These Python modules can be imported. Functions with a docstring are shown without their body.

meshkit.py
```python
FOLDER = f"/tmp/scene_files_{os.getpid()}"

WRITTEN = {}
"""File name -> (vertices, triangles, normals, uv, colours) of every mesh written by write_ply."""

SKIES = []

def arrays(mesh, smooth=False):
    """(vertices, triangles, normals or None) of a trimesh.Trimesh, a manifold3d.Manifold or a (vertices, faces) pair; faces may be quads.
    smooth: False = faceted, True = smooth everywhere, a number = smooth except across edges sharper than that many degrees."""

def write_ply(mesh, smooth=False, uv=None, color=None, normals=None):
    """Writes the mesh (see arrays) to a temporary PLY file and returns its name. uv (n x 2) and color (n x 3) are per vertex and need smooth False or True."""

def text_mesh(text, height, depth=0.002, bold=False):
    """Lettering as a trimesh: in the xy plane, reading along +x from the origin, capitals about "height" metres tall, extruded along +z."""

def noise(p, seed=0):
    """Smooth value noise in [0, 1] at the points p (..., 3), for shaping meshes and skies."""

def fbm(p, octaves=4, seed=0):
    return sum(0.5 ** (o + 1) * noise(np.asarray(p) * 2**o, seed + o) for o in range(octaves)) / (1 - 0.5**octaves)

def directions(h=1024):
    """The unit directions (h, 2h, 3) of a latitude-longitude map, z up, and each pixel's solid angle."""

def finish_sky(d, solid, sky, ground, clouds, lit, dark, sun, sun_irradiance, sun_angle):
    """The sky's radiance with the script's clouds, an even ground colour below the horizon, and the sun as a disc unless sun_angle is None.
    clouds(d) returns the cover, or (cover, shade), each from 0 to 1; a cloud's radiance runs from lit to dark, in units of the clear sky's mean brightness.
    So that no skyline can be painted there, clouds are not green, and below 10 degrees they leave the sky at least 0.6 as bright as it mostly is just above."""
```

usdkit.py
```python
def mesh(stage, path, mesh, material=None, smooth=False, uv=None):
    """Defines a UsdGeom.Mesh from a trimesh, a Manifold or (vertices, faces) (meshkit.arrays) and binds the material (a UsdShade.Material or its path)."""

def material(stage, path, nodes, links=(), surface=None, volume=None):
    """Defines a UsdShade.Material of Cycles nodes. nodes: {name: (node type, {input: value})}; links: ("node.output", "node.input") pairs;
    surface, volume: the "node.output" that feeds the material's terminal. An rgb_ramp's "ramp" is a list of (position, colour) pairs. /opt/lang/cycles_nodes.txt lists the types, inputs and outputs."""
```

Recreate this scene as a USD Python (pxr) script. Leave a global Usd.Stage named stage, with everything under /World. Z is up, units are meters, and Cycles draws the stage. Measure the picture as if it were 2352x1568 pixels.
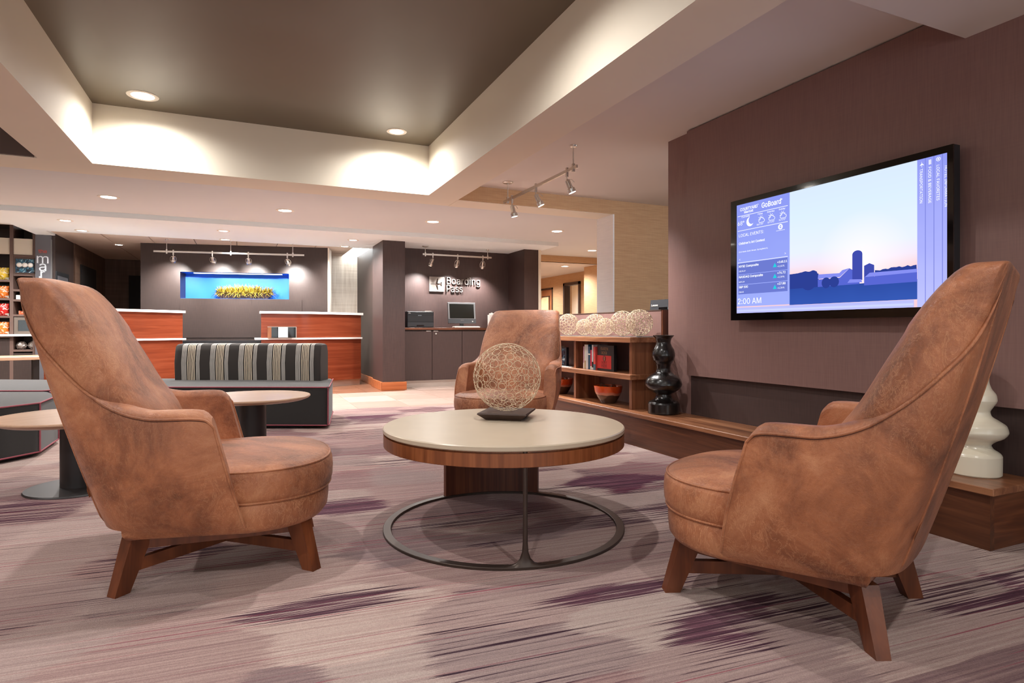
import math, random
import numpy as np, trimesh
from scipy.interpolate import PchipInterpolator
from shapely.geometry import Polygon, LineString
import usdkit, meshkit
from pxr import Usd, UsdGeom, UsdLux, UsdShade, Gf, Sdf

stage = Usd.Stage.CreateInMemory()
UsdGeom.Xform.Define(stage, '/World'); UsdGeom.Scope.Define(stage, '/World/Looks')
rng = random.Random(7); nrng = np.random.default_rng(7)

# ------------------------------------------------------------------ camera, daylight, exposure
YAW = math.radians(24.06)
cam = UsdGeom.Camera.Define(stage, '/World/Camera')
cy_, sy_ = math.cos(YAW), math.sin(YAW)
cam.AddTransformOp().Set(Gf.Matrix4d(cy_, -sy_, 0, 0, 0, 0, 1, 0, -sy_, -cy_, 0, 0, 0, 0, 0.90, 1))
cam.CreateHorizontalApertureAttr(36.0); cam.CreateVerticalApertureAttr(24.0)
cam.CreateFocalLengthAttr(1380 / 2352 * 36.0)
cam.CreateVerticalApertureOffsetAttr(-26 / 2352 * 36.0)
cam.CreateClippingRangeAttr(Gf.Vec2f(0.05, 200))
cam.CreateExposureAttr(0.12)
DAY = 0.85           # overcast daylight coming in through the window wall behind the camera
DOWN, COFFER, SPOT = 62.0, 28.0, 160.0      # ceiling downlights, coffer downlights, track heads
dome = UsdLux.DomeLight.Define(stage, '/World/daylight')
dome.CreateIntensityAttr(DAY); dome.CreateColorAttr(Gf.Vec3f(0.93, 0.97, 1.0))

# ------------------------------------------------------------------ materials
def lin(c):
    return tuple(((x / 255) / 12.92 if x / 255 <= 0.04045 else ((x / 255 + 0.055) / 1.055) ** 2.4) for x in c)
M = {}
def put(name, nodes, links, surface='p.BSDF'):
    M[name] = usdkit.material(stage, '/World/Looks/' + name, nodes, links, surface=surface); return M[name]
def flat(name, c, rough=0.5, metal=0.0, spec=0.5, noise=0.0, nscale=6.0, bump=0.0, bscale=200.0, **kw):
    """Plain material with an optional soft tonal variation and fine relief."""
    p = {'roughness': rough, 'metallic': metal, 'specular_ior_level': spec, **kw}
    col = lin(c); n, l = {'p': ('principled_bsdf', p)}, []
    if noise or bump: n['t'] = ('texture_coordinate', {})
    if noise:
        n['n'] = ('noise_texture', {'scale': nscale, 'detail': 4.0}); l += [('t.object', 'n.vector')]
        a = tuple(max(0, x * (1 - noise)) for x in col); b = tuple(min(1, x * (1 + noise)) for x in col)
        n['r'] = ('rgb_ramp', {'ramp': [(0.25, a), (0.75, b)]}); l += [('n.fac', 'r.fac'), ('r.color', 'p.base_color')]
    else: p['base_color'] = col
    if bump:
        n['bn'] = ('noise_texture', {'scale': bscale, 'detail': 2.0}); n['b'] = ('bump', {'strength': bump, 'distance': 0.002})
        l += [('t.object', 'bn.vector'), ('bn.fac', 'b.height'), ('b.normal', 'p.normal')]
    return put(name, n, l)
def emit(name, c, k): return put(name, {'e': ('emission', {'color': lin(c), 'strength': k})}, [], 'e.emission')
def wood(name, dark, mid, light, axis='y', rough=0.32, coarse=16.0, spec=0.5):
    s = {'xy': (0.9, 0.9, coarse), 'x': (0.9, coarse, coarse), 'y': (coarse, 0.9, coarse), 'z': (coarse, coarse, 0.9)}[axis]
    return put(name, {'t': ('texture_coordinate', {}), 'm': ('mapping', {'scale': s}),
        'n': ('noise_texture', {'scale': 1.0, 'detail': 5.0, 'roughness': 0.62, 'distortion': 0.9}),
        'r': ('rgb_ramp', {'ramp': [(0.28, lin(dark)), (0.48, lin(mid)), (0.7, lin(light))]}),
        'm2': ('mapping', {'scale': tuple(x * 9 for x in s)}), 'n2': ('noise_texture', {'scale': 1.0, 'detail': 2.0}),
        'b': ('bump', {'strength': 0.12, 'distance': 0.001}),
        'p': ('principled_bsdf', {'roughness': rough, 'specular_ior_level': spec})},
        [('t.object', 'm.vector'), ('m.vector', 'n.vector'), ('n.fac', 'r.fac'), ('r.color', 'p.base_color'), ('t.object', 'm2.vector'), ('m2.vector', 'n2.vector'), ('n2.fac', 'b.height'), ('b.normal', 'p.normal')])
def weave(name, a, b, sx, sz, rough=0.6, horizontal=False):
    """Fine woven vinyl: two stretched noises, seen as threads along z and across."""
    m1 = (sx, sx, sz * 0.05); m2 = (sx * 0.05, sx * 0.05, sz)
    return put(name, {'t': ('texture_coordinate', {}), 'm': ('mapping', {'scale': m1}), 'mm': ('mapping', {'scale': m2}),
        'n': ('noise_texture', {'scale': 1.0, 'detail': 3.0}), 'nn': ('noise_texture', {'scale': 1.0, 'detail': 3.0}),
        'a': ('math', {'math_type': 'multiply', 'value2': 0.2 if horizontal else 0.7}), 'c': ('math', {'math_type': 'multiply_add', 'value2': 0.8 if horizontal else 0.3}),
        'r': ('rgb_ramp', {'ramp': [(0.3, lin(a)), (0.7, lin(b))]}), 'p': ('principled_bsdf', {'roughness': rough})},
        [('t.object', 'm.vector'), ('t.object', 'mm.vector'), ('m.vector', 'n.vector'), ('mm.vector', 'nn.vector'), ('n.fac', 'a.value1'), ('nn.fac', 'c.value1'), ('a.value', 'c.value3'), ('c.value', 'r.fac'), ('r.color', 'p.base_color')])

flat('white_paint', (226, 218, 206), 0.75, noise=0.03, nscale=1.5)
flat('cream_paint', (228, 218, 200), 0.7, noise=0.03, nscale=1.5)
flat('ceiling_paint', (218, 210, 203), 0.8, noise=0.03, nscale=1.2)
flat('pale_ceiling', (212, 212, 212), 0.8, noise=0.02, nscale=1.2)
flat('soffit_paint', (234, 241, 243), 0.75, noise=0.02, nscale=1.2)
flat('taupe_paint', (98, 87, 71), 0.42, noise=0.05, nscale=2.0)
flat('brown_paint', (84, 66, 58), 0.6, noise=0.05)
flat('tile_ceiling', (196, 176, 160), 0.9, bump=0.3, bscale=120)
flat('grid_metal', (150, 135, 122), 0.6)
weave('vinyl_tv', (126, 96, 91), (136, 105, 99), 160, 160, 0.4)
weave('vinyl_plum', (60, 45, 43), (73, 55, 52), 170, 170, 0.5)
weave('vinyl_dark', (50, 39, 36), (62, 48, 44), 170, 170, 0.5)
weave('tan_weave', (190, 150, 112), (208, 170, 130), 120, 130, 0.75, True)
weave('white_weave', (238, 240, 242), (248, 249, 250), 120, 130, 0.75, True)
weave('plaid_light', (196, 178, 160), (242, 230, 216), 16, 30, 0.7)
weave('plaid_brown', (66, 46, 36), (112, 86, 70), 14, 20, 0.7)
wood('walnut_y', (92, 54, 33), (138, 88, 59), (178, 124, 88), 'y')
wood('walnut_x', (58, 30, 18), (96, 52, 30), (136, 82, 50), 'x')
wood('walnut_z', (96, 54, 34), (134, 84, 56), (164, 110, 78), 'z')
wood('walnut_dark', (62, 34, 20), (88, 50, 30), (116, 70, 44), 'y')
wood('cherry_x', (112, 48, 28), (128, 58, 34), (144, 72, 46), 'xy', 0.26, 22)
wood('table_wood', (98, 52, 28), (128, 72, 40), (150, 90, 54), 'z', 0.35, 30)
wood('panel_wood', (58, 28, 18), (84, 42, 26), (106, 60, 38), 'z', 0.35, 26)
wood('leg_wood', (72, 34, 16), (98, 50, 26), (122, 66, 36), 'z', 0.38, 14)
wood('orange_wood', (160, 84, 44), (178, 100, 56), (196, 124, 78), 'x', 0.35, 18)
wood('beech', (172, 138, 112), (182, 148, 122), (192, 160, 134), 'x', 0.3, 14)
flat('stone_top', (192, 176, 154), 0.32, noise=0.03, nscale=9)
flat('bronze', (72, 60, 54), 0.38, 0.6, noise=0.08, nscale=8)
flat('black_metal', (44, 40, 40), 0.45, 0.3)
flat('sign_metal', (146, 138, 132), 0.5, 0.4)
flat('steel', (170, 158, 148), 0.34, 1.0)
flat('nickel', (214, 208, 200), 0.3, 1.0)
flat('chrome', (225, 225, 225), 0.12, 1.0)
flat('kick_metal', (190, 180, 172), 0.38, 0.7)
flat('counter_white', (232, 226, 222), 0.3)
flat('black_gloss', (12, 11, 12), 0.08, coat_weight=0.6)
flat('black_glaze', (20, 16, 15), 0.26, coat_weight=0.35, noise=0.2, nscale=20)
flat('white_glaze', (232, 222, 200), 0.25, coat_weight=0.3)
flat('black_plastic', (34, 36, 40), 0.45)
flat('dark_plastic', (52, 54, 58), 0.4)
flat('grey_plastic', (120, 120, 122), 0.4, 0.3)
flat('screen_off', (24, 27, 25), 0.12)
flat('wire_gold', (222, 200, 170), 0.4, 0.35)
flat('wire_white', (206, 186, 158), 0.55, 0.1)
flat('tray_wood', (62, 42, 34), 0.5, noise=0.2, nscale=30)
flat('charcoal_fabric', (38, 37, 36), 0.9, noise=0.1, nscale=60, bump=0.3, bscale=900, sheen_weight=0.25)
flat('pink_piping', (150, 72, 84), 0.7)
flat('white_plastic', (236, 232, 226), 0.5)
flat('shelf_brown', (104, 82, 74), 0.5)
flat('leaflet_blue', (188, 204, 212), 0.4)
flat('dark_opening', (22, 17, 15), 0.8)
flat('blue_niche', (10, 96, 196), 0.6, noise=0.04, nscale=4)
flat('straw', (140, 120, 30), 0.6, noise=0.45, nscale=14)
flat('pot_dark', (62, 46, 38), 0.5)
flat('door_wood', (170, 108, 70), 0.5, noise=0.1)
flat('frame_brown', (74, 54, 44), 0.5)
flat('foil', (200, 198, 194), 0.22, 0.9)
flat('panel_grey', (92, 92, 98), 0.5)
flat('letter_white', (214, 222, 230), 0.5)
flat('letter_red', (196, 64, 40), 0.5)
flat('seam_dark', (84, 48, 34), 0.7)
flat('red_core', (170, 50, 40), 0.5)
put('glass_pane', {'t': ('transparent_bsdf', {'color': (0.97, 0.985, 0.98)}), 'g': ('glossy_bsdf', {'roughness': 0.02, 'color': (1, 1, 1)}), 'm': ('mix_closure', {'fac': 0.06})}, [('t.BSDF', 'm.closure1'), ('g.BSDF', 'm.closure2')], 'm.closure')
put('acrylic', {'p': ('principled_bsdf', {'base_color': (0.95, 0.97, 0.97), 'roughness': 0.04, 'transmission_weight': 0.9, 'ior': 1.45})}, [])
emit('lamp_lens', (255, 246, 232), 9.0); emit('spot_lens', (255, 244, 226), 12.0); emit('light_panel', (246, 250, 250), 7.0)
emit('niche_strip', (255, 255, 255), 1.8)

# aged tan leather: drifting patches of tone, thin paler creases and a fine grain
put('leather', {'t': ('texture_coordinate', {}),
    'n1': ('noise_texture', {'scale': 3.4, 'detail': 8.0, 'roughness': 0.68, 'distortion': 0.7}),
    'r1': ('rgb_ramp', {'ramp': [(0.30, lin((92, 52, 31))), (0.43, lin((134, 79, 50))), (0.55, lin((168, 104, 68))), (0.72, lin((198, 138, 98)))]}),
    'm2': ('mapping', {'scale': (1.0, 1.0, 0.45), 'rotation': (0.3, 0.5, 0.2)}), 'n2': ('noise_texture', {'scale': 24.0, 'detail': 6.0, 'roughness': 0.75, 'distortion': 1.3}),
    'r2': ('rgb_ramp', {'ramp': [(0.48, (0, 0, 0)), (0.50, (1, 1, 1)), (0.52, (0, 0, 0))]}),
    'n5': ('noise_texture', {'scale': 2.2, 'detail': 3.0}), 'r5': ('rgb_ramp', {'ramp': [(0.36, (0, 0, 0)), (0.62, (0.6, 0.6, 0.6))]}),
    'k': ('math', {'math_type': 'multiply'}),
    'mx': ('mix', {'mix_type': 'mix', 'color2': lin((222, 164, 120))}),
    'n3': ('noise_texture', {'scale': 110.0, 'detail': 3.0}), 'n4': ('noise_texture', {'scale': 22.0, 'detail': 6.0, 'distortion': 1.0, 'roughness': 0.7}),
    'vd': ('vector_math', {'math_type': 'multiply_add', 'vector2': (0.06, 0.06, 0.06)}), 'vo': ('voronoi_texture', {'feature': 'distance_to_edge', 'scale': 90.0}), 'vr': ('map_range', {'from_min': 0.0, 'from_max': 0.10, 'to_min': -0.13, 'to_max': 0.0, 'clamp': True}), 'va': ('math', {'math_type': 'add'}), 'h': ('math', {'math_type': 'multiply_add', 'value2': 0.5}), 'h2': ('math', {'math_type': 'multiply_add', 'value2': -0.25}),
    'b': ('bump', {'strength': 0.45, 'distance': 0.005}),
    'p': ('principled_bsdf', {'roughness': 0.44, 'specular_ior_level': 0.45, 'sheen_weight': 0.06})},
    [('t.object', 'n1.vector'), ('n1.fac', 'r1.fac'), ('t.object', 'm2.vector'), ('m2.vector', 'n2.vector'), ('n2.fac', 'r2.fac'), ('t.object', 'n5.vector'), ('n5.fac', 'r5.fac'), ('r2.color', 'k.value1'), ('r5.color', 'k.value2'), ('k.value', 'mx.fac'), ('r1.color', 'mx.color1'), ('mx.color', 'p.base_color'),
     ('t.object', 'n3.vector'), ('t.object', 'n4.vector'), ('n3.fac', 'h.value1'), ('n4.fac', 'h.value3'), ('k.value', 'h2.value1'), ('n4.color', 'vd.vector1'), ('t.object', 'vd.vector3'), ('vd.vector', 'vo.vector'), ('vo.distance', 'vr.value'), ('vr.result', 'va.value1'), ('h.value', 'va.value2'), ('va.value', 'h2.value3'), ('h2.value', 'b.height'), ('b.normal', 'p.normal')])

# carpet: large broken patches of mauve, plum and grey drawn out into streaks along the room's width
put('carpet', {'g': ('geometry', {}), 'm': ('mapping', {'rotation': (0, 0, math.radians(4.0))}),
    'ms': ('mapping', {'scale': (1.0, 80, 1)}), 's1': ('noise_texture', {'scale': 1.0, 'detail': 4.0, 'roughness': 0.7}), 'st': ('map_range', {'from_min': 0.28, 'from_max': 0.72, 'clamp': True}),
    'mw': ('mapping', {'scale': (0.0, 48, 0)}), 'w': ('noise_texture', {'scale': 1.0, 'detail': 5.0, 'roughness': 0.85}),
    'wx': ('math', {'math_type': 'multiply_add', 'value2': 0.5, 'value3': -0.25}), 'wv': ('combine_xyz', {}), 'add': ('vector_math', {'math_type': 'add'}),
    'mv': ('mapping', {'scale': (1.9, 2.9, 0)}), 'v': ('voronoi_texture', {'scale': 1.0, 'feature': 'f1', 'dimensions': '2D', 'metric': 'manhattan', 'randomness': 1.0}), 'sep': ('separate_color', {}),
    'mb': ('mapping', {'scale': (0.7, 1.25, 1), 'location': (0.0, 0.0, 0)}), 'bign': ('noise_texture', {'scale': 1.0, 'detail': 2.0}),
    'p0': ('math', {'math_type': 'multiply', 'value2': 0.52}), 'p1': ('math', {'math_type': 'multiply_add', 'value2': 1.0}), 'p2': ('math', {'math_type': 'multiply_add', 'value2': 0.78}),
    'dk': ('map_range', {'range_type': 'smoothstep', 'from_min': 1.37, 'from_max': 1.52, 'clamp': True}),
    'hz': ('math', {'math_type': 'multiply', 'value2': 0.42}), 'gr': ('mix', {'color2': lin((164, 154, 149))}), 'lt0': ('math', {'math_type': 'multiply', 'value2': 0.60}), 'lt1': ('math', {'math_type': 'multiply_add', 'value2': 0.56}),
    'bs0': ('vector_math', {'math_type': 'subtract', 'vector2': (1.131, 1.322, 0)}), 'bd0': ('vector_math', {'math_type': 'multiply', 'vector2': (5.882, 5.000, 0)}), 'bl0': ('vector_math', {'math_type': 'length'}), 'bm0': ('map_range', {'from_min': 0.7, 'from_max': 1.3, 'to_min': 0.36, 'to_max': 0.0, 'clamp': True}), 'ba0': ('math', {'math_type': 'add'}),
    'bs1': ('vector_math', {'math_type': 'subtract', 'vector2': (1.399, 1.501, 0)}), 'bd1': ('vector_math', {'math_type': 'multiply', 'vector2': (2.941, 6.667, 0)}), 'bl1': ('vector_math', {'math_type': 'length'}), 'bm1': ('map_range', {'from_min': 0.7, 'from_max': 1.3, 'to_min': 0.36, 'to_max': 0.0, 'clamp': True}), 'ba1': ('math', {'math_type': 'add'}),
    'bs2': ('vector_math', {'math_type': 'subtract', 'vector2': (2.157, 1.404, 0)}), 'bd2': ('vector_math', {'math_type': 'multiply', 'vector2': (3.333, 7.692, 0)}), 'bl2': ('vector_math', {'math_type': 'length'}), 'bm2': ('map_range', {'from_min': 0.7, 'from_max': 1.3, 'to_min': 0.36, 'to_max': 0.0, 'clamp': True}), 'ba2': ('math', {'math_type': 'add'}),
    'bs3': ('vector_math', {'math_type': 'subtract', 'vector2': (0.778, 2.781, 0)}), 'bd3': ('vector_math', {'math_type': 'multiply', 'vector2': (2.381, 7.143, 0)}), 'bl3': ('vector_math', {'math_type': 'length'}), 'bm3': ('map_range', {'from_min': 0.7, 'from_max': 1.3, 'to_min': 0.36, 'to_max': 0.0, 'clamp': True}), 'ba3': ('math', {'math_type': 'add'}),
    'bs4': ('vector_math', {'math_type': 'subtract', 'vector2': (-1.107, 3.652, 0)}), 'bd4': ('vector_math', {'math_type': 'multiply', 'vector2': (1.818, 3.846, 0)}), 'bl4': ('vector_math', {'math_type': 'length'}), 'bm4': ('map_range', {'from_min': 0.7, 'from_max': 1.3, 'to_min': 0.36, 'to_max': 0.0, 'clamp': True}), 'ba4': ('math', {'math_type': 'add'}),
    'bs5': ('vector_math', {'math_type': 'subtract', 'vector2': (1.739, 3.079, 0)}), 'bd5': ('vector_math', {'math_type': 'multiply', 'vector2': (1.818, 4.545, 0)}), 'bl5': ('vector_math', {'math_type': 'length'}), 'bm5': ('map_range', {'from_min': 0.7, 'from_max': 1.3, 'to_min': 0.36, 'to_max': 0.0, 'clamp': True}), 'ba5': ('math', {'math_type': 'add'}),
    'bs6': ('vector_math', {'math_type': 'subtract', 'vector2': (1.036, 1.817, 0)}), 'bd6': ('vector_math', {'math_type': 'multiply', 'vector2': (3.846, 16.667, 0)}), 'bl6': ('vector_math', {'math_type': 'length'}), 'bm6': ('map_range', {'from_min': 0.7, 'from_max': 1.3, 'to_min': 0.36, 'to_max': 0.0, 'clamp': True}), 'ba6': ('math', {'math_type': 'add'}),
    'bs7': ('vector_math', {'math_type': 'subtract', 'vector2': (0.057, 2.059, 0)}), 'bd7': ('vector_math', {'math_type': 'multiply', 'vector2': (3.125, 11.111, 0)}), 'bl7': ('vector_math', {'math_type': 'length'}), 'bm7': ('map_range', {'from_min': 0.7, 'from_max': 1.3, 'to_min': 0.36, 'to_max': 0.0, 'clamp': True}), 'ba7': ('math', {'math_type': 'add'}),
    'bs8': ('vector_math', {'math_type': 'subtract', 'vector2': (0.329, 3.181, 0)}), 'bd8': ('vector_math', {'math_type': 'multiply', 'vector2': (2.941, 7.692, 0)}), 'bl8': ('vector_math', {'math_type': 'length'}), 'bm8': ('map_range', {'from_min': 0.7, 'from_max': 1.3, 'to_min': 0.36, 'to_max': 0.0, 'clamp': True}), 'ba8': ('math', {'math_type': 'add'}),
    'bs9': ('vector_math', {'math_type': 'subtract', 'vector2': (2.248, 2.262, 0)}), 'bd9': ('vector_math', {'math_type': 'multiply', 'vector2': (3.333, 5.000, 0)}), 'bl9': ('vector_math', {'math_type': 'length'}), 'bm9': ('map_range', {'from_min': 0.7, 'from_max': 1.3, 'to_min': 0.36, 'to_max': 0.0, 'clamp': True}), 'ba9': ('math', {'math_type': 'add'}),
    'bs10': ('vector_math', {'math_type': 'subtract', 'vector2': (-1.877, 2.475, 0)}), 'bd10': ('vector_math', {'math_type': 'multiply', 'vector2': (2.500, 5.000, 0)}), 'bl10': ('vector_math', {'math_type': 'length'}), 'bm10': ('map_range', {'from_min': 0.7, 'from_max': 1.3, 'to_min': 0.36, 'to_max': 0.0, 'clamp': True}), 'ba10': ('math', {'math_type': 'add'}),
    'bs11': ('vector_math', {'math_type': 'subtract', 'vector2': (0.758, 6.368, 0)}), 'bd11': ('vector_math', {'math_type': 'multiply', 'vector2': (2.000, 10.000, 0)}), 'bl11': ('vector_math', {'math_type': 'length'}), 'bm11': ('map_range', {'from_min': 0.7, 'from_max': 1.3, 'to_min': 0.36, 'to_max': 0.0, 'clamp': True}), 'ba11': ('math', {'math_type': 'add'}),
    'rl': ('rgb_ramp', {'ramp': [(0.12, lin((204, 184, 174))), (0.40, lin((184, 157, 149))), (0.65, lin((157, 127, 124))), (0.95, lin((116, 84, 90)))]}),
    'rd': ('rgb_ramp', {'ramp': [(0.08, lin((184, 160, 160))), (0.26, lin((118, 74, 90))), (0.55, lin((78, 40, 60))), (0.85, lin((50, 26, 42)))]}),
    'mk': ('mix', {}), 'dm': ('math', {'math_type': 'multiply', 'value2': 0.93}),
    'mr': ('mapping', {'scale': (0.5, 105, 1), 'location': (3.3, 1.7, 0)}), 'nr': ('noise_texture', {'scale': 1.0, 'detail': 1.0}), 'rr': ('rgb_ramp', {'ramp': [(0.665, (0, 0, 0)), (0.70, (0.7, 0.7, 0.7))]}),
    'mx': ('mix', {'color2': lin((146, 44, 74))}),
    'f': ('noise_texture', {'scale': 330.0, 'detail': 2.0}), 'fr': ('rgb_ramp', {'ramp': [(0.25, (0.66, 0.66, 0.66)), (0.75, (1, 1, 1))]}), 'mul': ('mix', {'mix_type': 'multiply', 'fac': 0.85}),
    'b': ('bump', {'strength': 0.5, 'distance': 0.004}), 'p': ('principled_bsdf', {'roughness': 0.95, 'specular_ior_level': 0.15})},
    [('g.position', 'm.vector'), ('m.vector', 'ms.vector'), ('ms.vector', 's1.vector'), ('s1.fac', 'st.value'), ('m.vector', 'mw.vector'), ('mw.vector', 'w.vector'),
     ('w.fac', 'wx.value1'), ('wx.value', 'wv.x'), ('m.vector', 'add.vector1'), ('wv.vector', 'add.vector2'), ('add.vector', 'mv.vector'), ('mv.vector', 'v.vector'), ('v.color', 'sep.color'),
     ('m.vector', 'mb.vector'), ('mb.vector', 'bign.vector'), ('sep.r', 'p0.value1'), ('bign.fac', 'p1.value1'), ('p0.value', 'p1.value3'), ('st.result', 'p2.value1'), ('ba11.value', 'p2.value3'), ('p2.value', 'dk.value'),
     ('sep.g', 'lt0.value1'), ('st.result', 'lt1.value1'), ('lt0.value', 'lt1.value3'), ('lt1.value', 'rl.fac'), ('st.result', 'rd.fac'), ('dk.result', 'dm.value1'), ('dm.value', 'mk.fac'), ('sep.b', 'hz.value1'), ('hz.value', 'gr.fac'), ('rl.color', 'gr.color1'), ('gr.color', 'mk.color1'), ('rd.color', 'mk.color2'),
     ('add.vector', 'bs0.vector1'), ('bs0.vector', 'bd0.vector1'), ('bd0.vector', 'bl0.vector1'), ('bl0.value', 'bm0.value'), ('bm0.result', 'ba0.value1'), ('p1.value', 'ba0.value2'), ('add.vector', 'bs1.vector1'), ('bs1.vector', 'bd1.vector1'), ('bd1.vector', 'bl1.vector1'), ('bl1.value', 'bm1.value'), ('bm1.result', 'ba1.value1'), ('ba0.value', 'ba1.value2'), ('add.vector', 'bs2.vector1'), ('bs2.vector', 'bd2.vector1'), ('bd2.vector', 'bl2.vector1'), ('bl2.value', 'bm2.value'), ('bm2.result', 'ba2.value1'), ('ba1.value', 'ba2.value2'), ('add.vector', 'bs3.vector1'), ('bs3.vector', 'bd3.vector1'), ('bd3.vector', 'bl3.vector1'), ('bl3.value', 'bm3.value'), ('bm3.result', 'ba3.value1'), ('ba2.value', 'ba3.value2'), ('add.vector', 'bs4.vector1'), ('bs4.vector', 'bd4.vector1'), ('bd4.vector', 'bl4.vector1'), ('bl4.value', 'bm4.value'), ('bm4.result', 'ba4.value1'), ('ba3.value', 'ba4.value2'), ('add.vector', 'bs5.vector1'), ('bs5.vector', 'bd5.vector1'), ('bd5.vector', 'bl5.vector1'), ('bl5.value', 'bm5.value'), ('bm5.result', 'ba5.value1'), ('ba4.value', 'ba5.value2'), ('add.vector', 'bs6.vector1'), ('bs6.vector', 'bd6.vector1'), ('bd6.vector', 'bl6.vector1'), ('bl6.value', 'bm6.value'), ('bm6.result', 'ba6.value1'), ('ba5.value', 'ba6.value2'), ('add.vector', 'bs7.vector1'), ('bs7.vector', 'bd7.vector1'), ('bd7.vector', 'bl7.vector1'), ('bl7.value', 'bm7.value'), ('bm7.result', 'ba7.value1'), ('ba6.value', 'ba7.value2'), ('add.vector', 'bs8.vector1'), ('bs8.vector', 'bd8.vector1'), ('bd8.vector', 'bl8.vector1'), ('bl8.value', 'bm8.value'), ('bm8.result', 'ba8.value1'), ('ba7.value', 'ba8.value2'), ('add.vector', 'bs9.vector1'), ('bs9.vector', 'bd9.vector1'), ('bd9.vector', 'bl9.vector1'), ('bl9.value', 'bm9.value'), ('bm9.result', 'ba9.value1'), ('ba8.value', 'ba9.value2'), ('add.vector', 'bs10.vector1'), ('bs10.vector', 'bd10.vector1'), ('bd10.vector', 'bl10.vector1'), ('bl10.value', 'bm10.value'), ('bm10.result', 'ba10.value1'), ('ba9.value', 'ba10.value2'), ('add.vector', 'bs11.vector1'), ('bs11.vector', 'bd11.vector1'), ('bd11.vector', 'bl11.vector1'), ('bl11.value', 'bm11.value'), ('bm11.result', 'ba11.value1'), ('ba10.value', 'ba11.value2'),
     ('m.vector', 'mr.vector'), ('mr.vector', 'nr.vector'), ('nr.fac', 'rr.fac'), ('rr.color', 'mx.fac'), ('mk.color', 'mx.color1'),
     ('g.position', 'f.vector'), ('f.fac', 'fr.fac'), ('mx.color', 'mul.color1'), ('fr.color', 'mul.color2'), ('mul.color', 'p.base_color'), ('f.fac', 'b.height'), ('b.normal', 'p.normal')])
for i, c in enumerate([(190, 164, 152), (182, 155, 142), (198, 174, 162), (186, 160, 148)]): flat(f'floor_tile_{i}', c, 0.28, noise=0.06, nscale=5)
flat('grout', (168, 146, 132), 0.8); flat('brown_tile', (128, 86, 64), 0.35, noise=0.15, nscale=6); flat('slab', (150, 130, 120), 0.9)

# ------------------------------------------------------------------ shapes
cat = trimesh.util.concatenate
def box(x0, y0, z0, x1, y1, z1, r=0.0):
    lo, hi = np.minimum((x0, y0, z0), (x1, y1, z1)), np.maximum((x0, y0, z0), (x1, y1, z1))
    if r <= 0:
        m = trimesh.creation.box(hi - lo); m.apply_translation((lo + hi) / 2); return m
    r = min(r, 0.45 * float((hi - lo).min())); pts = []
    for a in (0, 1):
        for b in (0, 1):
            for c in (0, 1):
                k = np.where(np.array((a, b, c)) > 0, hi, lo); s = np.where(np.array((a, b, c)) > 0, -1, 1)
                for ax in range(3):
                    d = s * r; d[ax] = 0; pts.append(k + d)
    return trimesh.convex.convex_hull(np.array(pts))
def hull(pts): return trimesh.convex.convex_hull(np.array(pts, float))
def prism(poly, z0, z1):
    """Polygon (list of xy or a shapely Polygon) pulled up from z0 to z1."""
    p = poly if hasattr(poly, 'exterior') else Polygon(poly)
    m = trimesh.creation.extrude_polygon(p, z1 - z0, engine='earcut'); m.apply_translation((0, 0, z0)); return m
def lathe(profile, n=48): return trimesh.creation.revolve(np.array(profile, float), sections=n)
def disc(r, z0, z1, n=48, bev=0.0):
    return lathe([(0, z0), (r - bev, z0), (r, z0 + bev), (r, z1 - bev), (r - bev, z1), (0, z1)], n)
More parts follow.
